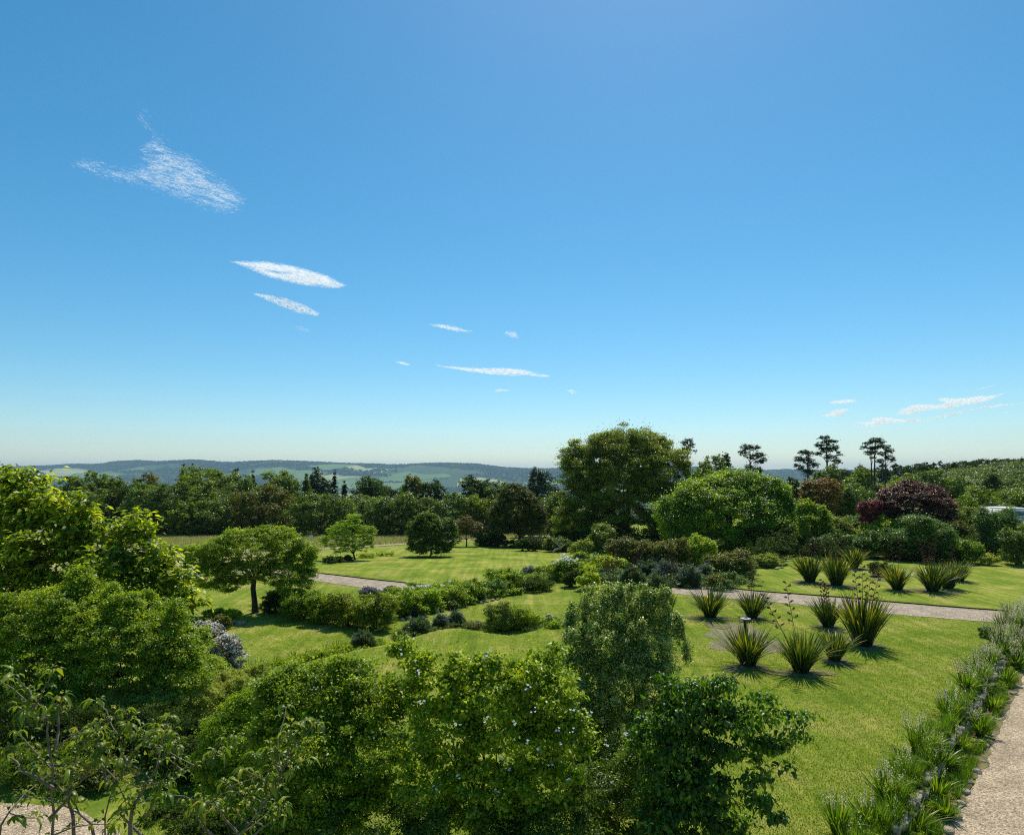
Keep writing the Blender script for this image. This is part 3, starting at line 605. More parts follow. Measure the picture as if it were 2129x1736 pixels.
# far-left big-leaved tree
hero('big-leaved yellow-green tree filling the left edge of the view', 'tree', 'bean_tree', (-20.5, 28.5, -.6),
     [(-60, 1060, 110, 80, 29), (30, 1010, 52, 40, 28.5), (92, 1005, 26, 26, 28.5), (60, 1065, 70, 50, 28), (130, 1045, 44, 30, 28), (160, 1095, 52, 40, 27.5), (178, 1052, 22, 24, 27.5), (225, 1115, 44, 34, 27.5), (291, 1098, 36, 30, 27), (275, 1140, 44, 36, 27), (330, 1165, 52, 40, 26.5), (372, 1210, 42, 40, 26), (230, 1180, 70, 44, 26.5), (90, 1150, 90, 50, 27), (0, 1160, 80, 60, 27.5), (20, 1230, 80, 40, 27), (395, 1250, 28, 26, 26), (150, 1230, 80, 36, 26.5), (-100, 1180, 90, 90, 29), (305, 1225, 60, 36, 26), (100, 1100, 90, 50, 28.5), (190, 1140, 70, 44, 28), (300, 1190, 60, 40, 27), (60, 1120, 100, 70, 28.5), (220, 1230, 110, 40, 27), (350, 1250, 60, 34, 26.4), (0, 1040, 50, 60, 29), (130, 1190, 100, 60, 28)],
     'catalpa', .27, .5, .50, 3.6, 7, .42, (-20, 1260, 28.5), tone=.46, up=1.0, tvar=.28, droop=.25, rnd=.6, shell=.45)
# finely leaved shrub below it
hero('dense fine-leaved green shrub bank below the big-leaved tree on the left', 'shrub', 'tall_shrub', (-13.4, 23.6, -.5),
     [(60, 1320, 110, 60, 24), (170, 1250, 70, 44, 24.5), (230, 1300, 90, 60, 23.5), (330, 1330, 80, 60, 23), (110, 1390, 120, 60, 22.8), (260, 1390, 100, 50, 22.5), (370, 1370, 50, 40, 22.5), (20, 1430, 80, 60, 22.5), (110, 1460, 90, 40, 22), (330, 1285, 50, 36, 24), (-60, 1350, 90, 90, 24), (415, 1330, 24, 24, 23.5), (60, 1480, 100, 40, 22), (250, 1350, 120, 80, 23), (120, 1300, 120, 80, 24), (380, 1410, 60, 40, 22.3)],
     'fine', .090, .55, .30, 4.6, 8, .16, (190, 1450, 23.6), tone=.55, up=.7, nmax=230000, tvar=.22, sprigs=40)
# spreading lawn tree (left)
b = hit(531, 1273)
hero('spreading green lawn tree with a stout dark trunk, left of the garden path', 'tree', 'lawn_tree', (531, 1273),
     [(520, 1145, 82, 40, b.y), (470, 1150, 58, 36, b.y - .5), (420, 1165, 44, 34, b.y), (395, 1150, 22, 18, b.y + .3), (580, 1140, 52, 40, b.y), (620, 1165, 34, 44, b.y + .3), (555, 1115, 42, 20, b.y + .3), (500, 1115, 40, 18, b.y), (440, 1195, 48, 30, b.y - .6), (590, 1195, 54, 24, b.y - .5), (640, 1190, 18, 30, b.y), (400, 1190, 30, 30, b.y - .3), (470, 1215, 34, 16, b.y - .7), (560, 1100, 18, 8, b.y + .5), (590, 1108, 22, 14, b.y + .5), (610, 1215, 44, 12, b.y - .8), (500, 1190, 60, 24, b.y - .5), (425, 1205, 30, 18, b.y - .5), (645, 1150, 16, 20, b.y)],
     'fine', .105, .5, .28, 3.4, 9, .17, (528, 1205, b.y), tone=.56, up=.6, tvar=.25)
# Japanese maple
b = hit(738, 1164)
hero('small open maple with forked trunks and yellow-green layered leaves on the lawn', 'tree', 'maple_tree', (738, 1164),
     [(725, 1095, 30, 14, b.y), (735, 1080, 18, 12, b.y), (700, 1105, 24, 12, b.y), (760, 1108, 22, 16, b.y), (690, 1125, 26, 12, b.y - .5), (740, 1125, 36, 16, b.y - .5), (715, 1140, 30, 10, b.y - .7), (760, 1135, 20, 12, b.y - .4), (672, 1122, 14, 8, b.y)],
     'lime', .125, .45, .30, 2.6, 10, .10, (735, 1152, b.y), tone=.62, up=1.0, flat=.4, tvar=.22)
b = hit(900, 1156)
hero('dense dark green lawn shrub with a sharp black shadow, between two small maples', 'shrub', 'dense_shrub', (897, 1153),
     [(895, 1105, 44, 36, b.y), (875, 1120, 30, 28, b.y - .5), (915, 1120, 34, 30, b.y - .5), (888, 1078, 22, 14, b.y), (930, 1100, 22, 24, b.y), (895, 1138, 46, 14, b.y - 1), (865, 1100, 18, 18, b.y)],
     'mid', .14, .6, .36, 4.6, 11, .12, (897, 1130, b.y), tone=.30, up=.6)
b = hit(972, 1136)
hero('small red-tipped maple with pale branching stems, right of the dense dark shrub', 'tree', 'maple_tree', (970, 1136),
     [(965, 1090, 24, 14, b.y), (985, 1100, 22, 16, b.y), (950, 1102, 18, 14, b.y), (970, 1078, 14, 8, b.y), (992, 1116, 14, 12, b.y), (948, 1120, 12, 12, b.y)],
     'orange', .15, .45, .3, 2.6, 12, .09, (970, 1122, b.y), tone=.22, up=.9, flat=.45)
b = hit(1080, 1135)
hero('round brown-green tree with a short dark trunk at the far edge of the lawn', 'tree', 'round_tree', (1080, 1135),
     [(1072, 1060, 52, 44, b.y), (1045, 1075, 34, 34, b.y), (1105, 1070, 30, 38, b.y), (1070, 1028, 34, 22, b.y), (1095, 1095, 34, 20, b.y - .5), (1040, 1098, 28, 14, b.y - .5), (1065, 1018, 18, 12, b.y), (1125, 1090, 12, 22, b.y)],
     'bronze', .14, .6, .36, 4.2, 13, .22, (1080, 1112, b.y), tone=.28, up=.6)

# Scots pines : tall bare trunks with flat plates of needles
def pine(u, vt, y, plates, label, trunk_lean=0, vb=None, rad=.22, extra=()):
    x = (u - CU) / F * y; g = tzf(x, y); t = thing('pine_tree', (x, y, g), label, 'pine tree', 'tall pines on the skyline'); lo = []
    for (pu, pv, ru, rv) in plates:
        c = P(pu, pv, y); s = y / F; lo.append((c.x, c.y + (hash((pu, pv)) % 5 - 2) * .3, c.z, ru * s, ru * s * .8, rv * s))
    crown('crown', (x, y, g), t, M['pine'], lo, .24, .13, .42, 3.6, int(u), tone=.45, up=.7, flat=.55, shell=.35)
    top = P(u + trunk_lean, vt + 8, y); b = Vector((x, y, g)); rn = random.Random(int(u)); parts = []
    pth = [b + Vector((0, 0, -.2))] + [b.lerp(top, q) + Vector((rn.uniform(-.12, .12), 0, 0)) for q in (.2, .4, .6, .8)] + [top]
    parts.append(tube(pth, [rad * 1.4, rad, rad * .85, rad * .7, rad * .5, rad * .2], 7))
    for l in lo:
        c = Vector(l[:3]); q = max(.15, min(.97, ((c.z - g) / (top.z - g)) - .12)); s_ = b.lerp(top, q)
        parts.append(tube(curve_pts(s_, c, 4, .08, rn, .05), [rad * .35, rad * .26, rad * .18, rad * .06], 5))
    v, f = merge(parts); mk('trunk', np.array(v) - np.array(b), f, M['barkpine'], t, smooth=True)
pine(1430, 912, 120, [(1430, 918, 11, 5), (1421, 924, 8, 5), (1438, 926, 9, 5), (1428, 934, 9, 5), (1440, 938, 6, 4), (1422, 940, 6, 4)], 'slender pine just right of the giant domed tree', rad=.16)
pine(1560, 922, 128, [(1553, 930, 14, 6), (1568, 932, 12, 6), (1547, 942, 10, 7), (1578, 946, 12, 6), (1562, 950, 14, 6), (1584, 956, 7, 4), (1575, 962, 12, 5), (1558, 972, 10, 8), (1575, 978, 12, 8)], 'twin-trunked pine above the bright spreading tree', rad=.2)
pine(1719, 905, 135, [(1714, 911, 12, 6), (1722, 920, 16, 7), (1702, 926, 11, 6), (1735, 932, 11, 6), (1716, 936, 18, 7), (1742, 944, 8, 5), (1728, 950, 14, 6), (1738, 960, 12, 6), (1700, 944, 8, 5)], 'tallest broad pine on the skyline above the orange tree', rad=.25)
pine(1680, 934, 133, [(1670, 940, 12, 5), (1684, 944, 14, 6), (1662, 954, 9, 6), (1680, 958, 18, 7), (1694, 968, 14, 6), (1664, 972, 10, 7), (1680, 982, 16, 8), (1655, 968, 5, 4)], 'shorter bushy pine left of the tallest pine', rad=.22)
pine(1811, 915, 125, [(1806, 922, 11, 5), (1812, 917, 10, 4), (1800, 930, 9, 4), (1813, 932, 10, 5), (1806, 942, 9, 5), (1812, 952, 7, 4)], 'leftmost of the three close tall pines', rad=.17)
pine(1819, 911, 126, [(1819, 915, 12, 5), (1826, 920, 12, 5), (1823, 930, 10, 5), (1818, 940, 9, 4)], 'middle of the three close tall pines', rad=.2)
pine(1841, 926, 127, [(1840, 931, 13, 6), (1850, 940, 10, 5), (1833, 944, 10, 5), (1846, 952, 12, 5), (1856, 958, 6, 4), (1834, 960, 9, 6), (1838, 970, 7, 4)], 'rightmost and lowest of the three close tall pines', rad=.18)

G2 = 'trees behind the right lawn'
TR = [
 (1505, 945, 44, 118, 'olive', 'rounded grey-green tree beside the twin-trunked pine', 'dome'), (1462, 952, 26, 122, 'willow', 'pale feathery tree left of the rounded grey-green tree', 'tall'), (1500, 936, 22, 128, 'pine', 'dark flat conifer top behind the rounded grey-green tree', 'dome'),
 (1480, 962, 40, 116, 'mid', 'green tree low behind the bright spreading tree', 'dome'),
 (1722, 960, 30, 112, 'willow', 'grey-green rounded tree in front of the tallest pine', 'dome'), (1690, 985, 36, 116, 'olive', 'dull green tree below the shorter bushy pine', 'dome'), (1640, 990, 30, 118, 'dark', 'dark green tree low right of the bright spreading tree', 'dome'),
 (1780, 1000, 42, 98, 'willow', 'soft grey-green birch between the orange tree and the red maple', 'tall'), (1752, 1020, 26, 92, 'dark', 'dark green narrow tree at the right side of the orange tree', 'tall'), (1835, 1005, 36, 100, 'dark', 'dark green tree behind the small plum-coloured bush', 'dome'),
 (1790, 972, 34, 150, 'mid', 'bright green tree below the three close pines on the left', 'dome'), (1868, 998, 34, 130, 'lime', 'light green tree at the right foot of the three close pines', 'dome'),
 (1936, 966, 52, 105, 'olive', 'large soft grey-green tree behind the red maple', 'tall'), (1985, 990, 30, 104, 'willow', 'soft green tree at the right side of the large grey-green one', 'tall'),
 (2030, 1016, 60, 86, 'mid', 'broad dark green tree left of the white trailer', 'dome'), (2000, 1030, 32, 84, 'mid', 'green bushy tree right of the red maple', 'dome'),
 (2106, 1016, 44, 108, 'mid', 'dense green tree over the white trailer at the right edge', 'dome'), (2060, 985, 20, 140, 'dark', 'small dark round tree alone on the bracken slope', 'dome')]
for (u, v, hw, y, m_, lb, st) in TR: tree(u, v, hw, y, m_, lb, style=st, group=G2, dens=3.6, bare=.02, lump=.32, n=16, name='broadleaf_tree')
for i, (u, v, hw, y, lb) in enumerate([(1752, 976, 30, 215, 'leftmost low dark tree on the hillside ridge'), (1795, 968, 24, 220, 'dark ridge tree behind the three close pines'), (1870, 965, 22, 225, 'dark ridge tree just right of the three close pines'), (1905, 964, 26, 228, 'wide dark ridge tree above the soft grey-green tree'),
   (1955, 958, 10, 232, 'tiny round tree standing proud on the ridge'), (1985, 962, 26, 232, 'low dark ridge tree right of the tiny proud one'), (2012, 957, 22, 235, 'dark ridge tree in the middle of the right ridge row'), (2045, 955, 26, 236, 'broad dark ridge tree right of the middle'), (2082, 952, 22, 240, 'round dark ridge tree near the right edge'), (2112, 950, 26, 242, 'topmost ridge tree at the right edge of the view'), (1930, 962, 20, 230, 'small dark ridge tree left of the tiny proud one'), (1830, 972, 26, 222, 'low dark ridge tree behind the rightmost close pine')]):
    tree(u, v, hw, y, 'dark', lb, group='trees along the hillside ridge', dens=3.2, bare=0, name='ridge_tree', tone=.5)
for i, (u, v, hw, y, m_, lb) in enumerate([(1960, 984, 22, 190, 'olive', 'round olive tree on the slope right of the large soft grey-green tree'), (2010, 976, 20, 205, 'mid', 'green tree high on the slope below the middle of the ridge row'), (2098, 974, 24, 200, 'olive', 'olive tree high on the slope at the right edge'), (2124, 996, 22, 165, 'mid', 'green tree halfway up the slope at the right edge'), (2086, 1002, 20, 150, 'dark', 'dark tree halfway up the slope right of the small dark round one'), (2012, 1000, 18, 160, 'mid', 'green bush tree on the slope left of the utility poles'), (1880, 984, 26, 170, 'mid', 'green tree on the slope behind the rightmost close pine'), (1760, 990, 28, 170, 'olive', 'olive tree left of the trunks of the three close pines')]):
    tree(u, v, hw, y, m_, lb, group='trees on the bracken slope', dens=3.2, bare=0, name='slope_tree', tone=.45)
# bracken and scrub covering the slope: one uncountable mass
rg = np.random.default_rng(5); n = 2600; ys_ = rg.uniform(95, 262, n); xs_ = ys_ * rg.uniform(.40, .92, n); zs_ = tz(xs_, ys_)
sz = rg.uniform(.6, 2.0, n) * (.5 + rg.random(n)); lo = np.stack([xs_, ys_, zs_ + sz * .3, sz * 1.3, sz * 1.3, sz * .9], -1)
kind(crown('bracken_scrub', (0, 0, 0), None, M['bracken'], lo, .40, .24, 1.1, 1, 3, tone=.42, up=.9, area=1.0 * 300000 * .36 * .11, nmax=300000, shell=.5, tvar=.32), 'stuff')

# orange tree, red maple and plum bush
b = Vector(((1705 - CU) / F * 80, 80, tzf((1705 - CU) / F * 80, 80)))
hero('orange-leaved tree with layered branches right of the bright spreading tree', 'tree', 'orange_tree', tuple(b),
     [(1705, 1008, 34, 14, 80), (1730, 1020, 22, 22, 80), (1685, 1010, 20, 12, 80), (1700, 1035, 34, 22, 79), (1678, 1048, 18, 14, 79), (1720, 1055, 22, 18, 79), (1670, 1020, 10, 8, 80), (1690, 1070, 24, 14, 79)], 'orange', .17, .6, .42, 3.4, 14, .2, (1705, 1075, 80), tone=.62, up=.9, flat=.5)
b = Vector(((1905 - CU) / F * 72, 72, tzf((1905 - CU) / F * 72, 72)))
hero('wide dark red maple mound behind the shrub bank on the right', 'tree', 'red_maple', tuple(b),
     [(1895, 1020, 40, 18, 72), (1865, 1035, 40, 24, 72), (1925, 1030, 42, 22, 72), (1895, 1050, 70, 34, 71.5), (1950, 1055, 34, 26, 71.5), (1965, 1072, 22, 16, 71), (1850, 1062, 28, 30, 71.5), (1900, 1082, 60, 26, 71), (1940, 1080, 34, 16, 71), (1885, 1006, 18, 8, 72)], 'purple', .17, .5, .42, 4.2, 15, .25, (1900, 1085, 72), tone=.50, up=1.0, flat=.45, droop=.3, tvar=.25)
b = Vector(((1808 - CU) / F * 71, 71, 0)); hero('small plum-coloured bush touching the left side of the red maple', 'shrub', 'smoke_bush', tuple(b), [(1808, 1062, 22, 20, 71), (1795, 1055, 12, 12, 71), (1822, 1052, 12, 12, 71), (1810, 1080, 22, 16, 71)], 'plum', .10, .5, .3, 4, 16, .08, (1808, 1088, 71), tone=.5, up=.6)

# ================================================================== SHRUB BANK behind the right lawn
G3 = 'shrub bank behind the right lawn'
for a in [
 (1692, 1150, 74, 96, 'fine', 'tall light green shrub at the left end of the right shrub bank', 'tall', .5), (1740, 1146, 70, 70, 'sage', 'pale grey-green shrub right of the tall light green one', 'low', .2),
 (1776, 1138, 62, 64, 'bluegreen', 'deep green shrub in front of the plum-coloured bush', 'low', .45), (1808, 1160, 74, 52, 'bluegreen', 'blue-green rounded shrub low in the middle of the right bank', 'low', .5), (1730, 1156, 90, 42, 'bluegreen', 'low green bush at the lawn edge behind the leftmost flax pair', 'low', .4),
 (1840, 1146, 74, 64, 'yellow', 'yellow-tipped shrub in front of the red maple', 'tall', .45), (1858, 1162, 40, 42, 'fine', 'fresh green upright bush beside the large grey-green dome', 'low', .6), (1932, 1168, 116, 86, 'bluegreen', 'large domed grey-green shrub, the widest of the right bank', 'dome', .55),
 (1950, 1130, 60, 66, 'fine', 'light green shrub tops rising behind the large dome', 'tall', .65), (1990, 1150, 60, 62, 'bronze', 'brownish green shrub right of the large dome', 'low', .45), (2017, 1172, 66, 46, 'fine', 'clipped-looking dark green bush with a fringed top at the lawn edge', 'low', .35),
 (2022, 1135, 54, 74, 'sage', 'pale-topped rounded bush with cream tips left of the glossy shrub', 'dome', .3), (2045, 1130, 44, 52, 'dark', 'very dark bush in the recess left of the glossy shrub', 'low', .3),
 (2092, 1160, 84, 98, 'bluegreen', 'glossy bright-leaved shrub in front of the white trailer', 'dome', .6), (2126, 1176, 66, 72, 'olive', 'purple-grey leaved bush at the right edge below the glossy shrub', 'low', .5), (2062, 1176, 34, 24, 'sage', 'small silvery plant at the lawn edge by the fringed bush', 'low', .5),
 (1640, 1150, 60, 50, 'dark', 'dark bush in the shade between the spreading tree and the shrub bank', 'low', .4), (1895, 1168, 60, 30, 'dark', 'low dark bush at the left foot of the large dome', 'low', .4), (1975, 1172, 50, 30, 'dark', 'low dark bush at the right foot of the large dome', 'low', .4)]:
    u, vb, w, h, m_, lb, st, tn = a; shrub(u, vb, w, h, m_, lb, style=st, group=G3, tone=tn, dens=4.6, lump=.4)

# ================================================================== BORDERS IN THE MIDDLE
G4 = 'shrubs in the long garden border'
for a in [
 (571, 1277, 62, 52, 'dark', 'dark feathery shrub right beside the trunk of the spreading lawn tree', 'dome', .6), (625, 1292, 84, 62, 'fine', 'mounded green shrub, left end of the dark-shadowed hedge', 'low', .32), (668, 1300, 70, 58, 'fine', 'yellow-tipped mound in the middle of the dark-shadowed hedge', 'low', .48),
 (718, 1306, 84, 62, 'limeolive', 'brownish green mound in the dark-shadowed hedge', 'low', .5), (776, 1313, 86, 70, 'limeolive', 'tallest brown-tipped mound at the right end of the dark-shadowed hedge', 'dome', .45),
 (830, 1283, 78, 54, 'fine', 'fresh green leafy shrub right of the brown-tipped hedge mound', 'low', .6), (880, 1272, 66, 46, 'lime', 'yellow-green fern-like shrub in the border below the white flowers', 'low', .55), (930, 1262, 70, 40, 'fine', 'green shrub in the border right of the fern-like one', 'low', .6), (974, 1252, 60, 42, 'fine', 'dark green leafy shrub left of the round lavender', 'low', .45),
 (1024, 1240, 64, 30, 'bluegreen', 'wide low grey-green mound right of the round lavender', 'low', .6), (948, 1226, 60, 16, 'fine', 'low green plant at the far side of the border near the lawn', 'low', .5), (1048, 1220, 70, 32, 'fine', 'long clipped green bush near the middle of the border', 'low', .5),
 (1113, 1230, 66, 28, 'dark', 'dark round clipped bush with a yellowish right side', 'dome', .7), (1135, 1202, 44, 26, 'fine', 'small green mound behind the dark clipped bush', 'low', .55), (1187, 1221, 36, 32, 'dark', 'dark round box ball beside the stone step', 'dome', .6),
 (1210, 1206, 58, 32, 'fine', 'soft light green mound left of the wide rounded one', 'low', .75), (1262, 1193, 74, 34, 'fine', 'wide rounded light green mound in front of the brown hedge', 'low', .75), (1062, 1238, 20, 12, 'fine', 'tiny clipped ball left of a slightly larger one by the grass strip', 'dome', .5),
 (1224, 1226, 44, 34, 'yellow', 'yellow-flowered leafy plant right of the dark box ball', 'tall', .4), (1252, 1158, 62, 62, 'olive', 'upright grey-olive bush at the left end of the brown hedge', 'tall', .8), (1208, 1160, 44, 34, 'sage', 'feathery pale green bush left of the upright grey-olive one', 'tall', .35),
 (1300, 1184, 70, 62, 'heath', 'brown-topped hedge section at the left', 'low', .35), (1348, 1184, 76, 62, 'heath', 'brown-topped hedge section in the middle', 'low', .4), (1398, 1186, 70, 62, 'heath', 'brown-topped hedge section at the right', 'low', .4), (1452, 1184, 66, 68, 'fine', 'light green twiggy bush right of the brown hedge', 'tall', .7),
 (1527, 1203, 88, 56, 'heath', 'rounded brown heather-like bush left of the lawn corner', 'dome', .45), (1556, 1212, 0.1, 0.1, 'fine', '', 'low', .5),
 (1597, 1181, 46, 26, 'sage', 'small grey-green bush by rocks at the corner of the far lawn', 'low', .4), (1490, 1226, 34, 32, 'heath', 'small reddish-brown bush at the near end of the gravel path', 'low', .55), (1514, 1222, 34, 32, 'bluegreen', 'small green bush at the start of the lawn edge', 'low', .5)]:
    u, vb, w, h, m_, lb, st, tn = a
    if w < 1: continue
    shrub(u, vb, w, h, m_, lb, style=st, group=G4, tone=tn, dens=4.8, lump=.42, rnd=.85)
for i, (u, vb, w, h, m_, lb) in enumerate([(879, 1282, 22, 20, 'fine', 'leftmost of the small clipped balls edging the border'), (898, 1275, 20, 16, 'fine', 'second small clipped ball from the left along the border'), (914, 1271, 19, 19, 'fine', 'third and darkest small clipped ball along the border'), (942, 1268, 20, 18, 'heath', 'brownish small ball right of the darkest clipped ball'), (960, 1262, 20, 14, 'fine', 'second small clipped ball from the right along the border'), (979, 1257, 20, 16, 'fine', 'rightmost of the small clipped balls edging the border'), (1080, 1236, 14, 12, 'fine', 'round little ball nearest the dark clipped bush')]):
    shrub(u, vb, w, h, m_, lb, 'shrub', 'clipped_ball', group='small clipped balls', style='dome', tone=.5 if m_ == 'fine' else .3, dens=5.5, lump=.2)
# open shrub on the lawn, low bushes at the left bank
shrub(1035, 1316, 62, 56, 'sage', 'large coarse shrub with pale leaf undersides, left half, standing on the lower lawn', name='coarse_shrub', style='tall', tone=.05, L=.10, asp=.4, dens=3.8, droop=.3)
shrub(1083, 1312, 64, 48, 'fine', 'arching green shrub right half of the clump on the lower lawn', name='arching_shrub', style='tall', tone=.6, L=.10, asp=.35, dens=3.6, droop=.4)
shrub(470, 1296, 44, 30, 'yellow', 'yellow-green low bush left of the rocks under the spreading lawn tree', style='low', tone=.45)
shrub(438, 1300, 40, 34, 'fine', 'small green bush behind the white-flowered mound', style='low', tone=.5)
shrub(452, 1310, 44, 30, 'bronze', 'low brownish bush right above the white-flowered mound', style='low', tone=.5)

def lavender(u, vb, w, h, label, fl=.5, seed=None, dens=1.0):
    """lavender bush: a mound of thin stems with a fringe of violet spikes"""
    p = hit(u, vb); s = p.y / F; rx = w * s / 2; ry = rx * .8; hh = h * s * 1.05; seed = seed or int(u + vb); p += Vector((0, ry * .5, 0)); p.z = tzf(p.x, p.y)
    t = thing('lavender_bush', tuple(p), label, 'lavender', 'lavender bushes'); rg = np.random.default_rng(seed)
    n = int(min(16000, 1600 * dens * max(1, rx * ry * 6))); d = unit(rg, n); d[:, 2] = np.abs(d[:, 2]) * .9 + .12; d /= np.linalg.norm(d, axis=1)[:, None]
    q = rg.random(n) ** .35; dirs = d * np.array((rx, ry, hh)) * (1 + np.array([mnoise.noise(Vector(q_ * 2.2) + Vector((seed, 0, 0))) for q_ in d]) * .35)[:, None]; wdt = max(.008, px(p.y) * .55)
    pos = dirs * (.35 + .5 * q)[:, None]; leaf_mesh('foliage', pos, d + rg.normal(0, .15, (n, 3)), unit(rg, n), .16 + .1 * hh, wdt * 1.3, rg.normal(.45, .22, n), M['lavgreen'], t)
    k = (rg.random(n) < fl * fl * .10) & (d[:, 2] > .45); e = dirs[k] * (1.0 + rg.normal(0, .05, k.sum()))[:, None]
    leaf_mesh('flower_spikes', e, d[k] + rg.normal(0, .1, (k.sum(), 3)) + np.array((0, 0, .5)), unit(rg, int(k.sum())), .10, wdt * 1.9, rg.normal(.45, .25, k.sum()), M['lavender'], t)
for a in [(866, 1322, 70, 36, 'large dusky lavender at the edge of the near lawn, left of the bluer one', .35), (915, 1312, 40, 34, 'bluest lavender on the near lawn edge', .9), (948, 1306, 44, 34, 'lavender at the crest of the near lawn edge', .8), (752, 1346, 60, 34, 'lavender with yellow leaves at its foot, nearest of the left lawn edge', .4),
          (706, 1256, 42, 14, 'low lavender strip behind the brownish hedge mound', .9), (766, 1240, 48, 16, 'bright violet lavender where the garden path meets the border', 1), (810, 1236, 48, 14, 'dark violet lavender along the end of the garden path', 1), (998, 1250, 24, 28, 'round lavender ball between the border shrubs and the grey-green mound', .8),
          (1101, 1200, 40, 20, 'violet lavender at the far end of the border near the lawn', .9), (860, 1282, 36, 26, 'faded lavender low in the border before the clipped balls', .5), (1240, 1205, 28, 14, 'small lavender right of the light green mounds', .8), (1352, 1205, 70, 40, 'grey-green lavender mass left of the path end', .3), (1392, 1212, 76, 44, 'tall lavender mass in front of the brown hedge', .5),
          (1436, 1222, 60, 44, 'lavender mass beside the near end of the gravel path', .6), (1318, 1222, 64, 46, 'dark green lavender bush below the wide rounded mound', .25), (1372, 1232, 60, 36, 'low lavender at the lower left of the path end', .35), (1470, 1208, 40, 34, 'lavender right of the tall mass under the twiggy bush', .5)]:
    lavender(a[0], a[1], a[2], a[3], a[4], a[5])

def grasses(u, vb, n, h, spread, w, mat, label, name='leafy_plant', cat='plant', seed=0, tone=.4, group=None, tonef=None):
    p = hit(u, vb); t = thing(name, tuple(p), label, cat, group); blades('leaves', p, t, M[mat], n, h, spread, w, seed or int(u), tone, r0=spread * .25, tonef=tonef); return t
for a in [(540, 1392, 'bright strappy plant at the left end of the lawn edge'), (575, 1384, 'tuft of arching leaves second from the left on the lawn edge'), (612, 1374, 'yellowish tuft on the lawn edge below the lower lawn'), (640, 1368, 'yellow-green tuft in the middle of the lawn edge'), (672, 1360, 'small tuft on the lawn edge left of the lavender'), (700, 1352, 'thin tuft touching the nearest lavender'), (520, 1396, 'tuft of dark blades beside the white-flowered mound')]:
    grasses(a[0], a[1], 60, .55, .6, .03, 'blade' if a[0] != 520 else 'fine', a[2], tone=.55, group='tufts along the lawn edge')
for a in [(975, 1306, 'dry brownish plant between the lavender crest and the coarse shrub'), (990, 1308, 'second dry plant close to the coarse shrub'), (1360, 1192, 'bronze grass tuft in front of the brown hedge'), (1310, 1196, 'straw-coloured tuft by the pale rock')]:
    grasses(a[0], a[1], 90, .55, .45, .014, 'dry' if a[0] != 1360 else 'heath', a[2], name='dry_grass', tone=.5, group='dry tufts')
for a in [(1130, 1300, 'leafy ground plant right of the arching shrub'), (1150, 1306, 'pale leafy ground plant by the dead stump'), (1105, 1296, 'small leafy plant touching the arching shrub')]:
    shrub(a[0], a[1], 30, 14, 'lime', a[2], name='ground_plant', tone=.6)

def along(pts, n, jit, r0, r1, name, mat, L, area, tone, seed, zf=.5):
    rg = np.random.default_rng(seed); q = np.array([tuple(hit(*p)) for p in pts]); d = np.r_[0, np.cumsum(np.hypot(*(q[1:, :2] - q[:-1, :2]).T))]; t = rg.uniform(0, d[-1], n)
    x = np.interp(t, d, q[:, 0]) + rg.normal(0, jit * .6, n); y = np.interp(t, d, q[:, 1]) + rg.normal(0, jit, n); r = rg.uniform(r0, r1, n)
    return kind(crown(name, (0, 0, 0), None, M[mat], np.stack([x, y, tz(x, y) + r * zf * .6, r * 1.2, r, r * zf * 1.4], -1), L, L * .6, r1 * .35, 1.6, seed, tone=tone, area=area, up=.6, nmax=120000), 'stuff')
along([(548, 1268), (620, 1272), (700, 1284), (790, 1290), (850, 1268), (930, 1250), (1000, 1236), (1060, 1218), (1120, 1208), (1180, 1198), (1230, 1188)], 150, .55, .3, .75, 'border_groundcover', 'fine', .07, 60, .5, 61)
along([(1215, 1196), (1262, 1204), (1300, 1214), (1350, 1214), (1400, 1216), (1440, 1214), (1500, 1204), (1560, 1196)], 120, 1.3, .35, .8, 'border_groundcover', 'bluegreen', .07, 60, .35, 62)
along([(1225, 1172), (1300, 1166), (1400, 1168), (1480, 1172), (1560, 1182), (1610, 1176)], 90, .8, .3, .7, 'border_groundcover', 'olive', .08, 50, .4, 63)
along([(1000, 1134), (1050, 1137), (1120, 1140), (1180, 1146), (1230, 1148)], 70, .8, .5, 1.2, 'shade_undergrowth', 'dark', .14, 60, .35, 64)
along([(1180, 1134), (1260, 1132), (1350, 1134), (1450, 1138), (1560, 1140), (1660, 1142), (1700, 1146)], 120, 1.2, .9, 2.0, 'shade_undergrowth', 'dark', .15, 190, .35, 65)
along([(500, 1398), (560, 1388), (620, 1374), (680, 1360), (740, 1348), (800, 1338)], 60, .25, .12, .32, 'edge_groundcover', 'yellow', .05, 9, .25, 66)
along([(820, 1330), (880, 1314), (960, 1302), (1020, 1306), (1100, 1306), (1160, 1300)], 90, .35, .15, .42, 'edge_groundcover', 'olive', .05, 18, .5, 67)
# white poppies
def petals(parent, c, r, seed=0, mat='white', nm='flower'):
    rn = random.Random(seed); v = [(0, 0, 0)]; k = 9
    for i in range(k):
        a = 2 * math.pi * i / k; q = r * (1 if i % 2 == 0 else .78); v.append((q * math.cos(a), q * math.sin(a), r * .85))
    f = [(0, 1 + i, 1 + (i + 1) % k) for i in range(k)]; me = PET.get(mat)
    if me is None:
        me = bpy.data.meshes.new(nm); me.from_pydata([tuple(x / r for x in p) for p in v], [], f)
        at = me.attributes.new('tone', 'FLOAT', 'POINT'); at.data.foreach_set('value', np.full(len(v), .6, np.float32)); me.materials.append(M[mat]); PET[mat] = me
    o = bpy.data.objects.new(nm, me); COL.objects.link(o); o.parent = parent; o.location = c; o.scale = (r, r, r); o.rotation_euler = (rn.uniform(.1, .9), rn.uniform(-.5, .5), rn.uniform(0, 6)); return o
PET = {}
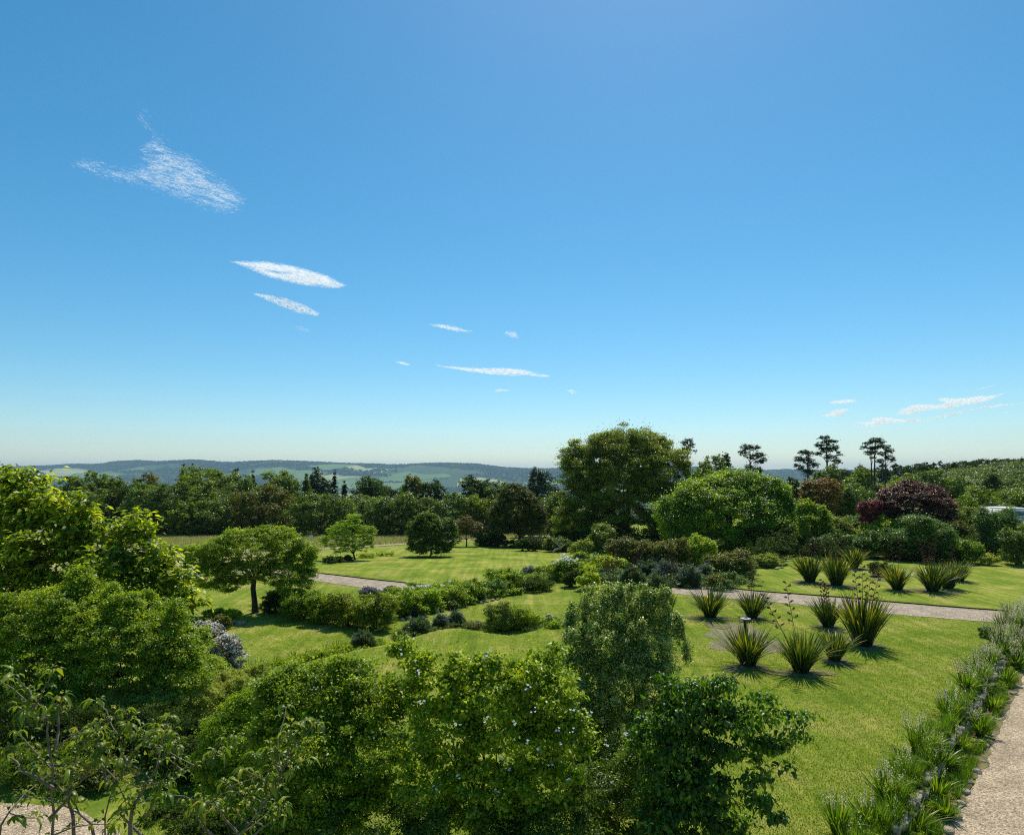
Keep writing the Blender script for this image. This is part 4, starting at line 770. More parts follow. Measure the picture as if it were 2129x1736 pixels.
def poppy(u, vb, w, h, nf, label, seed, fr=.12, band=(.55, 1.05), spots=None):
    t = shrub(u, vb, w, h * .78, 'fine', label, 'flowering plant', 'poppy_plant', style='low', tone=.45, seed=seed, group='white poppy plants'); rx, ry, hh = t['_r']; rn = random.Random(seed); y = t.location.y
    for i in range(nf):
        if spots: su, sv = spots[i]; q = P(su, sv, y - ry * .3) - Vector(t.location)
        else: q = Vector((rn.uniform(-.95, .95) * rx, rn.uniform(-.8, .2) * ry, hh / .78 * rn.uniform(*band)))
        petals(t, q, fr * rn.uniform(.8, 1.25), i)
    return t
ex = lambda l: [(1081 + a * .1823, 1081 + b_ * .1823) for a, b_ in l]
poppy(1180, 1206, 60, 52, 38, 'largest clump of white poppies left of the light green mounds', 3, spots=ex([(500, 395), (475, 412), (578, 412), (510, 428), (540, 425), (600, 462), (580, 450), (520, 462), (490, 475), (545, 470), (560, 480), (530, 490), (555, 492), (460, 497), (390, 497), (405, 493), (430, 470), (600, 500), (620, 505), (640, 508), (660, 500), (480, 440), (555, 515), (510, 475), (588, 478), (450, 460), (610, 470), (420, 500), (675, 517), (560, 535), (700, 535), (650, 450), (425, 540), (545, 455), (570, 470), (520, 445), (495, 500), (470, 455)]))
poppy(1272, 1160, 50, 30, 9, 'white poppies under the upright grey-olive bush', 4, spots=ex([(938, 352), (912, 360), (915, 378), (878, 380), (830, 400), (885, 395), (862, 378), (800, 475), (855, 400)]))
poppy(1205, 1166, 26, 22, 6, 'small group of white poppies by the feathery pale bush', 5, spots=ex([(680, 395), (700, 392), (690, 408), (705, 402), (675, 405), (712, 395)]))
ex2 = lambda l: [(803.9 + a * .1562, 1153.2 + b_ * .1562) for a, b_ in l]
poppy(868, 1250, 120, 34, 20, 'row of white poppies behind the border by the garden path', 6, spots=ex2([(250, 430), (262, 445), (240, 460), (275, 452), (200, 482), (310, 468), (362, 462), (428, 440), (430, 458), (475, 425), (522, 424), (574, 416), (530, 445), (525, 458), (290, 500), (748, 412), (758, 420), (842, 366), (340, 445), (-60, 475)]))

# ================================================================== FLAX (phormium) clumps
for (u, v, a, b_, s) in [(1690, 1212, 50, 9, 1), (1742, 1218, 50, 9, 2), (1782, 1184, 40, 6, 3), (1846, 1201, 60, 11, 4), (1870, 1226, 44, 7, 5), (1945, 1230, 66, 9, 6), (2000, 1210, 34, 6, 7),
                         (1476, 1286, 64, 11, 8), (1562, 1286, 56, 9, 9), (1548, 1388, 66, 15, 11), (1664, 1400, 84, 17, 12), (1738, 1374, 52, 18, 13), (1800, 1338, 56, 18, 14), (1725, 1305, 52, 12, 15), (1490, 1302, 40, 8, 16)]:
    patch(u, v, a * .62, b_ * .62, 'soil', s, .008 + .0009 * s)
M['drylawn'] = plain('dry_turf', (.14, .13, .05), (.32, .27, .17), 9, 1, 1.0, 10)
patch(1543, 1327, 88, 24, 'drylawn', 21, .007, 'dry_patch')
FX = [  # u, v base, height px, half width px, gold share, stalks [(du, dv top)], label
 (1684, 1209, 56, 30, .15, [(-24, -72), (-8, -96), (2, -92), (10, -88), (26, -76)], 'flax clump with many dark flower stalks at the left of the far lawn'),
 (1739, 1216, 66, 30, .35, [(-26, -92), (-6, -100), (12, -88)], 'golden-striped flax clump in the middle of the left trio on the far lawn'),
 (1775, 1181, 42, 23, .35, [], 'small gold-edged flax clump at the back of the left trio on the far lawn'),
 (1866, 1226, 52, 30, .4, [(-34, -76), (-20, -104), (2, -100)], 'lone yellow-edged flax clump beside the dark twiggy bush'),
 (1939, 1229, 58, 36, .25, [(-30, -100), (-24, -78), (-8, -94), (4, -112)], 'widest flax clump on the far lawn, front of the right trio'),
 (1971, 1223, 58, 28, .3, [(8, -84)], 'middle flax clump of the right trio on the far lawn'),
 (1996, 1207, 42, 24, .3, [], 'smallest flax clump at the back of the right trio on the far lawn'),
 (1477, 1283, 62, 42, .2, [], 'flax clump with pale broken leaf tips just below the path end'),
 (1563, 1284, 58, 36, .1, [(-4, -100)], 'dark green flax clump behind the sundial with one upright stalk'),
 (1722, 1303, 62, 32, .12, [(-18, -92), (-8, -84)], 'dark green flax clump left of the largest one'),
 (1794, 1341, 106, 46, .42, [(-22, -150), (-6, -160), (14, -156), (30, -146)], 'largest flax clump with orange-gold leaves beside the gravel path'),
 (1556, 1383, 84, 54, .38, [], 'flax clump with golden tips in front of the sundial'),
 (1666, 1397, 86, 52, .25, [(-82, -152), (-36, -176)], 'flax clump with two long leaning stalks, nearest to the viewer'),
 (1735, 1373, 62, 34, .3, [], 'small flax clump right of the one with long leaning stalks')]
for i, (u, v, hp_, hw, gold, st, lb) in enumerate(FX):
    p = hit(u, v); s = p.y / F; hh = hp_ * s * 1.12; t = thing('flax_clump', tuple(p), lb, 'flax plant', 'flax clumps on the lawns')
    blades('leaves', p, t, M['phormium'], int(170 + hw * 3.0), hh * 1.02, hw * s * 1.32, max(.034, px(p.y) * .7) if hp_ < 100 else .055, 40 + i, .16, .12, lean=((i * 37 % 11 - 5) * .025, 0), r0=.15 * hh, arch=.42, tonef=gold * .8, minlen=.58)
    blades('dead_leaves', p, t, M['dry'], 14, hh * .42, hw * s * .7, .04, 60 + i, .4, r0=.2, arch=.9)
    for k, (du, dv) in enumerate(st): seed_stalk(t, -dv * s * 1.03, (du * s, -.2), i * 10 + k, r=max(.014, px(p.y) * .28))
# flower stalks of a hidden clump behind the cream-leaved shrub
for i, (u, v, hp_, hw, st, lb) in enumerate([(1300, 1262, 50, 40, [(-40, -120), (-24, -150), (0, -152), (24, -110), (38, -130), (-52, -100)], 'clump of dark red flower stalks rising behind the cream-leaved shrub'), (1392, 1268, 40, 24, [(-6, -110), (4, -132), (12, -104)], 'second set of dark red flower stalks nearer the gravel path'), (1272, 1236, 30, 20, [(-10, -70), (8, -90)], 'low dark red flower stalks by the yellow-flowered plant')]):
    p = hit(u, v); s = p.y / F; t = thing('flax_clump', tuple(p), lb, 'flax plant', 'flax clumps on the lawns'); blades('leaves', p, t, M['phormium'], 60, hp_ * s, hw * s * .6, .05, 80 + i, .15, .1, r0=.2)
    for k, (du, dv) in enumerate(st): seed_stalk(t, -dv * s, (du * s, 0), 300 + i * 10 + k, r=.016)
shrub(1833, 1199, 40, 30, 'dark', 'dark twiggy bush in the bare patch left of the lone yellow-edged flax', style='low', tone=.3, dens=2.6, name='twiggy_bush')

# ================================================================== FOREGROUND SHRUBS
hero('yellow-green small-leaved shrub at the left end of the foreground thicket', 'shrub', 'foreground_shrub', (-6.0, 13.6, 0),
     [(470, 1530, 50, 50, 13.8), (445, 1590, 40, 60, 13.6), (500, 1480, 40, 36, 14), (520, 1560, 60, 60, 13.6), (480, 1650, 60, 60, 13.4), (545, 1450, 40, 30, 14.2)], 'yellow', .050, .6, .20, 4.6, 21, .06, (480, 1740, 13.6), tone=.10, up=.6, shell=.5)
hero('dense mid-green shrub in the left half of the foreground thicket', 'shrub', 'foreground_shrub', (-3.4, 12.6, 0),
     [(650, 1460, 90, 60, 12.8), (700, 1420, 70, 44, 13), (580, 1460, 50, 40, 13), (780, 1470, 70, 60, 12.6), (640, 1550, 110, 80, 12.4), (560, 1560, 60, 70, 12.8), (760, 1580, 100, 90, 12.2), (680, 1660, 130, 90, 12.2), (830, 1440, 40, 36, 12.8), (740, 1395, 40, 20, 13), (620, 1420, 40, 24, 13)], 'fine', .062, .6, .22, 4.8, 22, .09, (700, 1730, 12.6), tone=.5, up=.7, nmax=200000, tvar=.25, sprigs=40)
t = hero('white-flowered shrub with pale leaves in the centre of the foreground thicket', 'shrub', 'blossom_shrub', (-.4, 11.8, 0),
     [(900, 1440, 60, 54, 12), (850, 1370, 26, 24, 12.2), (826, 1350, 16, 14, 12.2), (880, 1390, 30, 30, 12.2), (960, 1420, 50, 40, 12), (950, 1370, 20, 30, 12.2), (1010, 1400, 36, 34, 12), (1020, 1470, 80, 70, 11.8), (1100, 1440, 56, 56, 12), (1110, 1390, 36, 30, 12.2), (1150, 1480, 60, 70, 11.8), (1180, 1540, 60, 60, 11.7), (1060, 1560, 100, 70, 11.6), (930, 1540, 80, 80, 11.7), (1160, 1370, 26, 26, 12.2), (900, 1630, 90, 60, 11.6), (1000, 1650, 110, 60, 11.5), (1120, 1640, 90, 60, 11.5)],
     'fine', .075, .68, .20, 4.0, 23, .08, (1000, 1740, 11.8), tone=.66, up=.6, nmax=200000, droop=.3, tvar=.24, sprigs=40)
rn = random.Random(4); bp = Vector(t.location)
for i, (u, v) in enumerate([(870, 1398), (1098, 1428), (1220, 1478), (1262, 1545), (1108, 1480), (1160, 1517), (1095, 1548), (1120, 1558), (905, 1645), (1042, 1580), (1068, 1505), (1010, 1495), (948, 1508), (1016, 1362), (874, 1460), (952, 1620), (1058, 1600), (1170, 1545), (1188, 1520), (1140, 1590), (1036, 1650), (1195, 1475), (834, 1358), (1300, 1530), (1180, 1620)]):
    q = P(u, v, 11.0) - bp
    for k in range(3): petals(t, q + Vector((rn.gauss(0, .035), rn.gauss(0, .03), rn.gauss(0, .03))), .024 * rn.uniform(.8, 1.3), i * 3 + k)
hero('tall wispy shrub with tiny cream-edged leaves and upright stems in the foreground', 'shrub', 'wispy_shrub', (3.1, 15.4, 0),
     [(1250, 1262, 44, 40, 16), (1200, 1300, 30, 44, 16), (1300, 1270, 50, 40, 16), (1350, 1290, 44, 44, 16), (1395, 1310, 26, 40, 16), (1260, 1340, 70, 60, 15.6), (1340, 1360, 70, 60, 15.6), (1205, 1380, 40, 60, 15.4), (1280, 1430, 90, 70, 15.2), (1370, 1420, 50, 60, 15.3), (1290, 1520, 90, 70, 15), (1230, 1490, 50, 60, 15), (1222, 1240, 9, 26, 16), (1262, 1232, 8, 26, 16), (1310, 1235, 9, 24, 16.2), (1334, 1228, 7, 20, 16), (1352, 1248, 10, 26, 16), (1385, 1268, 8, 34, 16), (1412, 1310, 9, 34, 16), (1182, 1320, 9, 34, 16), (1428, 1350, 8, 34, 15.8), (1300, 1610, 90, 60, 14.8), (1190, 1560, 50, 60, 14.8), (1400, 1530, 50, 60, 15), (1250, 1640, 80, 60, 14.4)],
     'cream', .048, .55, .12, 3.6, 24, .07, (1290, 1660, 15.2), tone=.60, up=.4, nmax=240000, shell=.3, tvar=.30, flat=1.2, sprigs=90)
hero('dark-leaved cherry with drooping layered branches at the right of the foreground thicket', 'tree', 'cherry_tree', (3.9, 11.3, 0),
     [(1430, 1440, 50, 30, 11.6), (1400, 1420, 30, 20, 11.8), (1500, 1430, 36, 20, 11.6), (1470, 1480, 60, 34, 11.4), (1545, 1500, 50, 28, 11.2), (1610, 1490, 40, 18, 11), (1640, 1510, 24, 12, 11), (1440, 1560, 64, 40, 11.2), (1662, 1488, 20, 8, 10.9), (1652, 1535, 20, 8, 10.8), (1625, 1598, 24, 9, 10.7), (1575, 1452, 26, 10, 11.2), (1600, 1690, 22, 10, 10.6), (1540, 1560, 60, 30, 11), (1600, 1545, 30, 20, 11), (1400, 1500, 40, 40, 11.4), (1455, 1640, 70, 34, 11), (1560, 1620, 44, 26, 10.8), (1580, 1655, 26, 18, 10.8), (1430, 1710, 90, 50, 10.8), (1520, 1720, 40, 24, 10.8), (1380, 1620, 50, 60, 11.2), (1350, 1540, 40, 50, 11.6), (1400, 1390, 14, 14, 11.8)],
     'cherry', .105, .52, .24, 3.0, 25, .085, (1450, 1620, 11.3), tone=.5, up=.75, droop=.45, flat=.45, tvar=.25, shell=.35, curl=1, fill=.08)
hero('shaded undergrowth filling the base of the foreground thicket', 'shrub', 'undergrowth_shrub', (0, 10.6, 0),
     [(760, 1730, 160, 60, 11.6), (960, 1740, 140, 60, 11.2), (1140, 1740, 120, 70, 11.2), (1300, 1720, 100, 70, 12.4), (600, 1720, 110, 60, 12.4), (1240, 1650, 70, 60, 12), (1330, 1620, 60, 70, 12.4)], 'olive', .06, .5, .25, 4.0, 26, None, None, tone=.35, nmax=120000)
# left: white-flowered mound, feathery bright bush, sage mounds, dark ground shrubs
hero('mound smothered in grey-white blossom at the edge of the left lawn', 'shrub', 'blossom_mound', (480, 1398),
     [(470, 1350, 32, 34, 27), (440, 1320, 30, 24, 27.4), (425, 1305, 22, 14, 27.6), (490, 1368, 18, 24, 26.8), (455, 1375, 30, 24, 26.8), (405, 1330, 20, 26, 27)], 'clematis', .075, .8, .16, 5.0, 31, None, None, tone=.58, tvar=.40, shell=.6)
hero('bright feathery-leaved bush in front of the blossom mound', 'shrub', 'feathery_bush', (430, 1412), [(430, 1380, 36, 18, 25.2), (452, 1395, 24, 18, 25), (400, 1385, 22, 16, 25), (385, 1400, 30, 20, 24.6)], 'yellow', .11, .3, .16, 4, 32, None, None, tone=.25, up=1.0, flat=.3, droop=.3)
for (u, vb, w, h, lb, y) in [(285, 1512, 130, 74, 'sage-green mound at the left end of the low pale hedge', None), (370, 1500, 130, 70, 'sage-green mound second from the left in the low pale hedge', None), (455, 1470, 120, 62, 'sage-green mound in the middle of the low pale hedge', None), (525, 1436, 90, 46, 'sage-green mound at the far right end of the low pale hedge', None)]:
    shrub(u, vb, w, h, 'sage', lb, style='low', group='low pale hedge mounds', name='santolina_mound', tone=.42, L=.05, asp=.5, dens=5, clump=.12, lump=.4)
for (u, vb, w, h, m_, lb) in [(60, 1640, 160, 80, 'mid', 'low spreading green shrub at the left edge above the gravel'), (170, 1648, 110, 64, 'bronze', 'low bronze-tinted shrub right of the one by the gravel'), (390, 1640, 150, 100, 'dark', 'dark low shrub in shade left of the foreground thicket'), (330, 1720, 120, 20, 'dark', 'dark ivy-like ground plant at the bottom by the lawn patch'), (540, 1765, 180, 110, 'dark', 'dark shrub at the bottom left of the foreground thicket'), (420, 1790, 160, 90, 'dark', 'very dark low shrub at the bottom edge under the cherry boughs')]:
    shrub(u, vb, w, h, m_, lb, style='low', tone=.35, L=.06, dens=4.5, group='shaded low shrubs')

for (u, vb, w, h, lb) in [(30, 1590, 230, 110, 'dark bush added as shade at the left edge under the fine-leaved bank'), (210, 1585, 220, 100, 'dark bush added as shade left of the sage-green mounds'), (350, 1600, 170, 90, 'dark bush added as shade in front of the sage-green mounds'), (450, 1600, 120, 120, 'dark bush added as shade left of the yellow-green foreground shrub')]:
    shrub(u, vb, w, h, 'dark', lb, style='low', tone=.25, L=.06, dens=4.0, group='shaded low shrubs')  # added dark foliage standing in for the shrub bank's shadow on the ground
# near cherry sapling with long leaves, left foreground
def near_cherry(label, base, leaders, seed, twig=1.0):
    b = Vector(base); t = thing('cherry_tree', tuple(b), label, 'tree', 'cherries in the left foreground'); rn = random.Random(seed); parts = []; LP = []; LA = []; SP = []; SA = []
    for (pts, r) in leaders:
        wp = [P(*q) for q in pts]
        if len(wp[0:1]) and r > .02: wp = [b + Vector((rn.uniform(-.1, .1), rn.uniform(-.1, .1), -.1))] + wp
        path = []
        for a, c in zip(wp[:-1], wp[1:]):
            k = max(2, int((c - a).length / .16))
            for i in range(k):
                q = a.lerp(c, i / k); path.append(q + Vector((rn.gauss(0, .010), rn.gauss(0, .010), rn.gauss(0, .006))))
        path.append(wp[-1]); n = len(path); parts.append(tube(path, [max(.0035, r * (1 - .88 * (i / (n - 1)) ** .8)) for i in range(n)], 6))
        for i in range(2, n):
            p = path[i]; d = (path[i] - path[i - 1]).normalized()
            if p.z < H - 780 / F * p.y: continue
            for _ in range(3 if i < n - 3 else 6):       # small leaves on spurs
                a = Vector((rn.gauss(0, 1), rn.gauss(0, 1), rn.gauss(0, .5))).normalized(); s_ = p + a * rn.uniform(.01, .05); SP.append(s_); SA.append(a + d * .4)
            if rn.random() < .75 * twig and i < n - 2:
                a = (Vector((rn.uniform(-1, 1), rn.uniform(-.8, .8), rn.uniform(.1, .8)))).normalized(); ln = rn.uniform(.18, .5); e = p + a * ln
                cp = curve_pts(p, e, 4, .06, rn, .04); parts.append(tube(cp, [.006, .005, .004, .0025], 4))
                for c in cp[1:]:
                    for _ in range(6): aa = Vector((rn.gauss(0, 1), rn.gauss(0, 1), rn.gauss(0, .4))).normalized(); SP.append(c + aa * rn.uniform(.01, .05)); SA.append(aa)
                for k in range(rn.randint(2, 5)): aa = Vector((rn.gauss(0, 1), rn.gauss(0, .8), rn.uniform(-.5, .3))).normalized(); LP.append(e); LA.append(aa)
        for k in range(8): aa = Vector((math.cos(k * .8 + rn.random()), math.sin(k * .8) * .7, rn.uniform(-.45, .25))); LP.append(path[-1] - (path[-1] - path[-2]) * rn.uniform(0, 1.5)); LA.append(aa)
    v, f = merge(parts); mk('branches', np.array(v) - np.array(b), f, M['barkcherry'], t, smooth=True)
    rg = np.random.default_rng(seed)
    for nm, PP, AA, L_, W_ in (('leaves', LP, LA, .108, .036), ('spur_leaves', SP, SA, .050, .022)):
        pos = np.array([tuple(p) for p in PP]) - np.array(b); ax = np.array([tuple(p) for p in AA]); n = len(pos); nr = np.array((0, 0, 1.)) + rg.normal(0, .35, (n, 3)); ax /= np.linalg.norm(ax, axis=1)[:, None]; nr -= ax * np.sum(ax * nr, axis=1)[:, None]; nr /= np.linalg.norm(nr, axis=1)[:, None]
        leaf_mesh(nm, pos, ax, nr, L_ * rg.uniform(.65, 1.25, n), W_ * rg.uniform(.8, 1.2, n), rg.normal(.42, .22, n), M['cherryfar'], t, fold=.22, curl=1.1)
near_cherry('bare-stemmed young cherry with long drooping leaves at the bottom left corner', (-3.1, 5.0, 0),
  [([(108, 1740, 4.6), (112, 1600, 4.5), (100, 1520, 4.5), (92, 1480, 4.5), (60, 1450, 4.5)], .034), ([(110, 1560, 4.5), (118, 1480, 4.6), (130, 1446, 4.6)], .012), ([(110, 1640, 4.5), (60, 1600, 4.4), (10, 1570, 4.4), (-30, 1560, 4.4)], .014), ([(95, 1500, 4.5), (60, 1480, 4.4), (38, 1470, 4.4)], .010),
   ([(215, 1740, 4.9), (225, 1660, 4.9), (265, 1590, 4.9), (290, 1530, 4.9), (320, 1505, 4.9)], .022), ([(225, 1640, 4.9), (200, 1560, 4.9), (200, 1500, 4.9)], .012), ([(262, 1590, 4.9), (255, 1540, 4.9), (265, 1505, 4.9)], .010), ([(300, 1740, 5.1), (250, 1690, 5.1), (275, 1655, 5.1)], .014),
   ([(270, 1740, 5), (275, 1680, 5), (320, 1600, 5), (350, 1560, 5), (372, 1545, 5)], .018), ([(110, 1700, 4.6), (160, 1640, 4.7), (190, 1590, 4.7), (212, 1560, 4.7)], .012), ([(150, 1740, 4.7), (140, 1650, 4.7), (160, 1560, 4.7), (165, 1530, 4.7)], .013), ([(200, 1740, 4.8), (170, 1690, 4.8), (140, 1640, 4.8)], .012),
   ([(320, 1640, 5), (380, 1605, 5.1), (430, 1580, 5.1), (465, 1560, 5.1)], .008), ([(-10, 1740, 4.4), (20, 1690, 4.4), (70, 1700, 4.5)], .012), ([(300, 1700, 5), (330, 1650, 5), (345, 1620, 5)], .010)], 51)
near_cherry('slimmer young cherry leaning right, with reddish tip leaves, beside the foreground thicket', (-1.9, 5.2, 0),
  [([(500, 1740, 5), (535, 1690, 5), (570, 1640, 5), (592, 1590, 5), (602, 1545, 5), (604, 1508, 5)], .026), ([(585, 1608, 5), (570, 1570, 5), (566, 1550, 5)], .009), ([(545, 1680, 5), (550, 1640, 5), (556, 1622, 5)], .009), ([(500, 1740, 5), (470, 1700, 5), (440, 1670, 5), (415, 1655, 5)], .012), ([(440, 1740, 5), (410, 1700, 5), (405, 1672, 5)], .012), ([(520, 1740, 5), (575, 1700, 5), (590, 1670, 5)], .012)], 52)

# ================================================================== RIGHT BORDER along the dry-stone wall
def rock(name, c, sx, sy, sz, rot, parent, seed, mat='stone'):
    import bmesh
    bm = bmesh.new(); bmesh.ops.create_icosphere(bm, subdivisions=2, radius=1)
    for v in bm.verts:
        n = mnoise.noise(v.co * 1.3 + Vector((seed * 3.1, 0, 0))) * .35 + mnoise.noise(v.co * 3 + Vector((0, seed, 0))) * .12
        q = v.co * (1 + n); q = Vector([math.copysign(min(abs(k), .82), k) for k in q]); v.co = Vector((q.x * sx, q.y * sy, q.z * sz))
    me = bpy.data.meshes.new(name); bm.to_mesh(me); bm.free(); me.materials.append(M[mat]); o = bpy.data.objects.new(name, me); COL.objects.link(o)
    o.location = c; o.rotation_euler = (0, 0, rot); o.parent = parent; return o
# the wall itself: courses of rough stones
rn = random.Random(9); V = []; Fc = []; o_ = 0
def wallstone(c, L_, h_, d_, ang, sd_):
    rs = random.Random(sd_); pts = []
    for z in (-1, 1):
        for (a, b2) in ((-1, -1), (1, -1), (1, 1), (-1, 1)): pts.append((a * L_ / 2 * rs.uniform(.86, 1.0), b2 * d_ / 2 * rs.uniform(.8, 1.05), z * h_ / 2 * rs.uniform(.84, 1.0)))
    ca, sa = math.cos(ang), math.sin(ang); pts = [(c[0] + x * ca - y * sa, c[1] + x * sa + y * ca, c[2] + z) for x, y, z in pts]
    return pts, [(3, 2, 1, 0), (4, 5, 6, 7), (0, 1, 5, 4), (1, 2, 6, 5), (2, 3, 7, 6), (3, 0, 4, 7)]
ang = math.atan2(WD[1], WD[0]); wp = []
for row in range(4):
    t_ = -12.0 + row * .13
    while t_ < 36:
        L_ = rn.uniform(.16, .62)
        if row == 3 and rn.random() < .42: t_ += L_; continue
        q = WP + WD * (t_ + L_ / 2) + WN * (.13 + rn.uniform(-.05, .08)); wp.append(wallstone((q[0], q[1], -.50 + row * .145), L_ * .97, .15, .26, ang + rn.gauss(0, .12), rn.random())); t_ += L_
v, f = merge(wp); wl = mk('stone_wall', v, f, M['stone']); tag(wl, 'low dry-stone retaining wall of grey stones between the lawn and the gravel terrace', 'wall')
ED = [(2108, 1444, .17), (2081, 1482, .10), (2072, 1497, .12), (2050, 1552, .13), (2031, 1606, .16), (2006, 1648, .16), (1998, 1672, .14), (1984, 1700, .20), (1972, 1730, .18), (2120, 1430, .14), (2062, 1530, .1), (2044, 1584, .09), (2016, 1628, .12)]
for i, (u, v_, r) in enumerate(ED):
    p = hit(u, v_); o = rock('edge_stone', (p.x, p.y, p.z + r * .22), r, r * .75, r * .55, i * 1.3, None, i)
    tag(o, ['pale grey', 'dark grey', 'mossy grey'][i % 3] + ' stone number %s from the bottom along the edge of the gravel terrace' % (['one', 'two', 'three', 'four', 'five', 'six', 'seven', 'eight', 'nine', 'ten', 'eleven', 'twelve', 'thirteen', 'fourteen', 'fifteen', 'sixteen', 'seventeen', 'eighteen', 'nineteen', 'twenty'][sorted(range(len(ED)), key=lambda k: -ED[k][1]).index(i)]), 'stone', 'stones edging the gravel terrace')
for i, (u, v_, r, lb) in enumerate([(482, 1296, .3, 'pale rock left in a pair under the spreading lawn tree'), (500, 1299, .34, 'pale rock right in a pair under the spreading lawn tree'), (1000, 1254, .2, 'leftmost grey stone along the grass strip edge'), (1012, 1252, .18, 'second grey stone along the grass strip edge'), (1024, 1249, .2, 'third grey stone along the grass strip edge'), (1034, 1247, .16, 'fourth grey stone along the grass strip edge'), (836, 1290, .2, 'grey stone beside the faded lavender'), (850, 1286, .22, 'flat stone near the faded lavender'), (1332, 1191, .3, 'pale rock in front of the brown hedge'), (1615, 1184, .22, 'pale rock by the small grey-green bush at the lawn corner'), (1626, 1181, .2, 'small rock right of the one at the lawn corner'), (1171, 1296, .18, 'flat grey stone by the dead stump')]):
    p = hit(u, v_); tag(rock('rock', (p.x, p.y, p.z + r * .2), r, r * .7, r * .6, i, None, 40 + i), lb, 'rock', 'rocks in the borders')
p = hit(1141, 1291); tag(rock('tree_stump', (p.x, p.y, p.z + .16), .22, .2, .3, .4, None, 77, 'deadwood'), 'short broken dead stump at the edge of the near lawn', 'stump')

def spikes(parent, n, h, spread, seed, r=.011, kn=16):
    """upright flower stems with little cream knobs"""
    rn = random.Random(seed); ps = []; pos = []
    for i in range(n):
        a = rn.uniform(0, 6.28); q = rn.random() ** .6 * spread; b0 = Vector((math.cos(a) * q * .35, math.sin(a) * q * .35, 0)); e = Vector((math.cos(a) * q - .12 * h * rn.random(), math.sin(a) * q, h * rn.uniform(.7, 1.1)))
        cp = curve_pts(b0, e, 4, .04, rn, .03); ps.append(tube(cp, [r * .6, r * .55, r * .45, r * .3], 4))
        for k in range(kn):
            t = .55 + .45 * k / kn; c = cp[2].lerp(cp[3], (t - .55) / .45) if t > .6 else cp[2]
            for _ in range(2): pos.append((c.x + rn.gauss(0, .016), c.y + rn.gauss(0, .016), c.z + rn.gauss(0, .01)))
    v, f = merge(ps); mk('flower_stem', v, f, M['blade'], parent, tone=np.full(len(v), .2)); rg = np.random.default_rng(seed); m = len(pos)
    leaf_mesh('flower_knobs', np.array(pos), rg.normal(0, 1, (m, 3)), unit(rg, m), .036, .026, rg.random(m), M['paleflower'], parent, fold=.5)
SP_ = [(1801, 1712, .62, .38, 9, 'cream-spiked iris clump on the lawn side, second from the bottom'), (1842, 1668, .68, .46, 14, 'full cream-spiked iris clump on the lawn side, third from the bottom'), (1742, 1738, .60, .36, 10, 'cream-spiked iris clump at the very bottom of the border'), (1903, 1728, .62, .42, 5, 'bright iris clump among the wall stones near the bottom'),
  (1907, 1566, .74, .50, 16, 'tall cream-spiked iris clump on the lawn side at mid border'), (1880, 1590, .5, .34, 5, 'smaller iris clump left of the tall mid-border one'), (1948, 1662, .62, .42, 2, 'iris clump with a dark shaded base on the gravel side near the bottom'), (1954, 1604, .62, .40, 5, 'upright iris clump on the gravel side above the dark-based one'), (1940, 1560, .5, .34, 4, 'iris clump between the wall and mid-border spikes'), (1994, 1566, .60, .40, 2, 'iris clump on the gravel side at mid border'), (1970, 1486, .70, .46, 16, 'cream-spiked iris clump two thirds of the way up the border'), (2010, 1500, .5, .36, 5, 'small iris clump on top of the wall'),
  (2037, 1530, .60, .44, 7, 'loose iris clump close to the gravel stones'), (2064, 1478, .62, .38, 2, 'iris clump with a black shadow on the gravel edge'), (2008, 1440, .72, .5, 16, 'dense cream-spiked clump on the lawn side below the pale mass'), (2042, 1440, .6, .45, 9, 'cream-spiked clump in the middle of the upper border'), (2093, 1424, .6, .36, 2, 'round iris clump, second from the top on the gravel edge'), (2112, 1392, .6, .36, 2, 'uppermost round iris clump on the gravel edge'), (2026, 1404, .7, .5, 14, 'cream-spiked clump where the border narrows'), (1968, 1700, .4, .3, 1, 'small low tuft by the gravel near the bottom'),
  (2060, 1384, .7, .5, 18, 'pale flowering clump at the start of the dense pale mass'), (2086, 1362, .7, .55, 20, 'pale flowering clump in the dense mass by the lawn corner'), (2070, 1346, .7, .5, 20, 'left pale flowering clump in the dense mass'), (2106, 1340, .75, .55, 22, 'pale flowering clump touching the right edge of the view'), (2088, 1318, .75, .5, 22, 'pale flowering clump near the top of the dense mass'), (2118, 1306, .8, .55, 22, 'topmost pale flowering clump at the right edge below the path'), (2100, 1290, .7, .5, 18, 'pale flowering clump against the end of the gravel path'), (2124, 1372, .7, .5, 16, 'pale flowering clump at the right edge above the uppermost iris'), (2040, 1416, .6, .45, 12, 'cream-spiked clump tucked behind the one in mid upper border')]
for i, (u, v_, h, sp, n, lb) in enumerate(SP_):
    h *= .8 + .4 * ((i * 7) % 5) / 4; p = hit(u, v_); t = thing('iris_clump', tuple(p), lb, 'plant', 'iris-like clumps in the right border'); big = v_ < 1395
    blades('leaves', p, t, M['blade'], 120 if not big else 130, h * 1.4, sp * 1.15, .032, 500 + i, .35 if not big else .25, .24, lean=((i * 29 % 9 - 4) * .05, (i * 13 % 7 - 3) * .05), r0=.12, arch=.7, minlen=.3)
    if n > 1: spikes(t, n if not big else n + 14, h * 1.5, sp * (.8 if not big else 1.1), 600 + i, r=.010 if p.y < 22 else .016, kn=9)
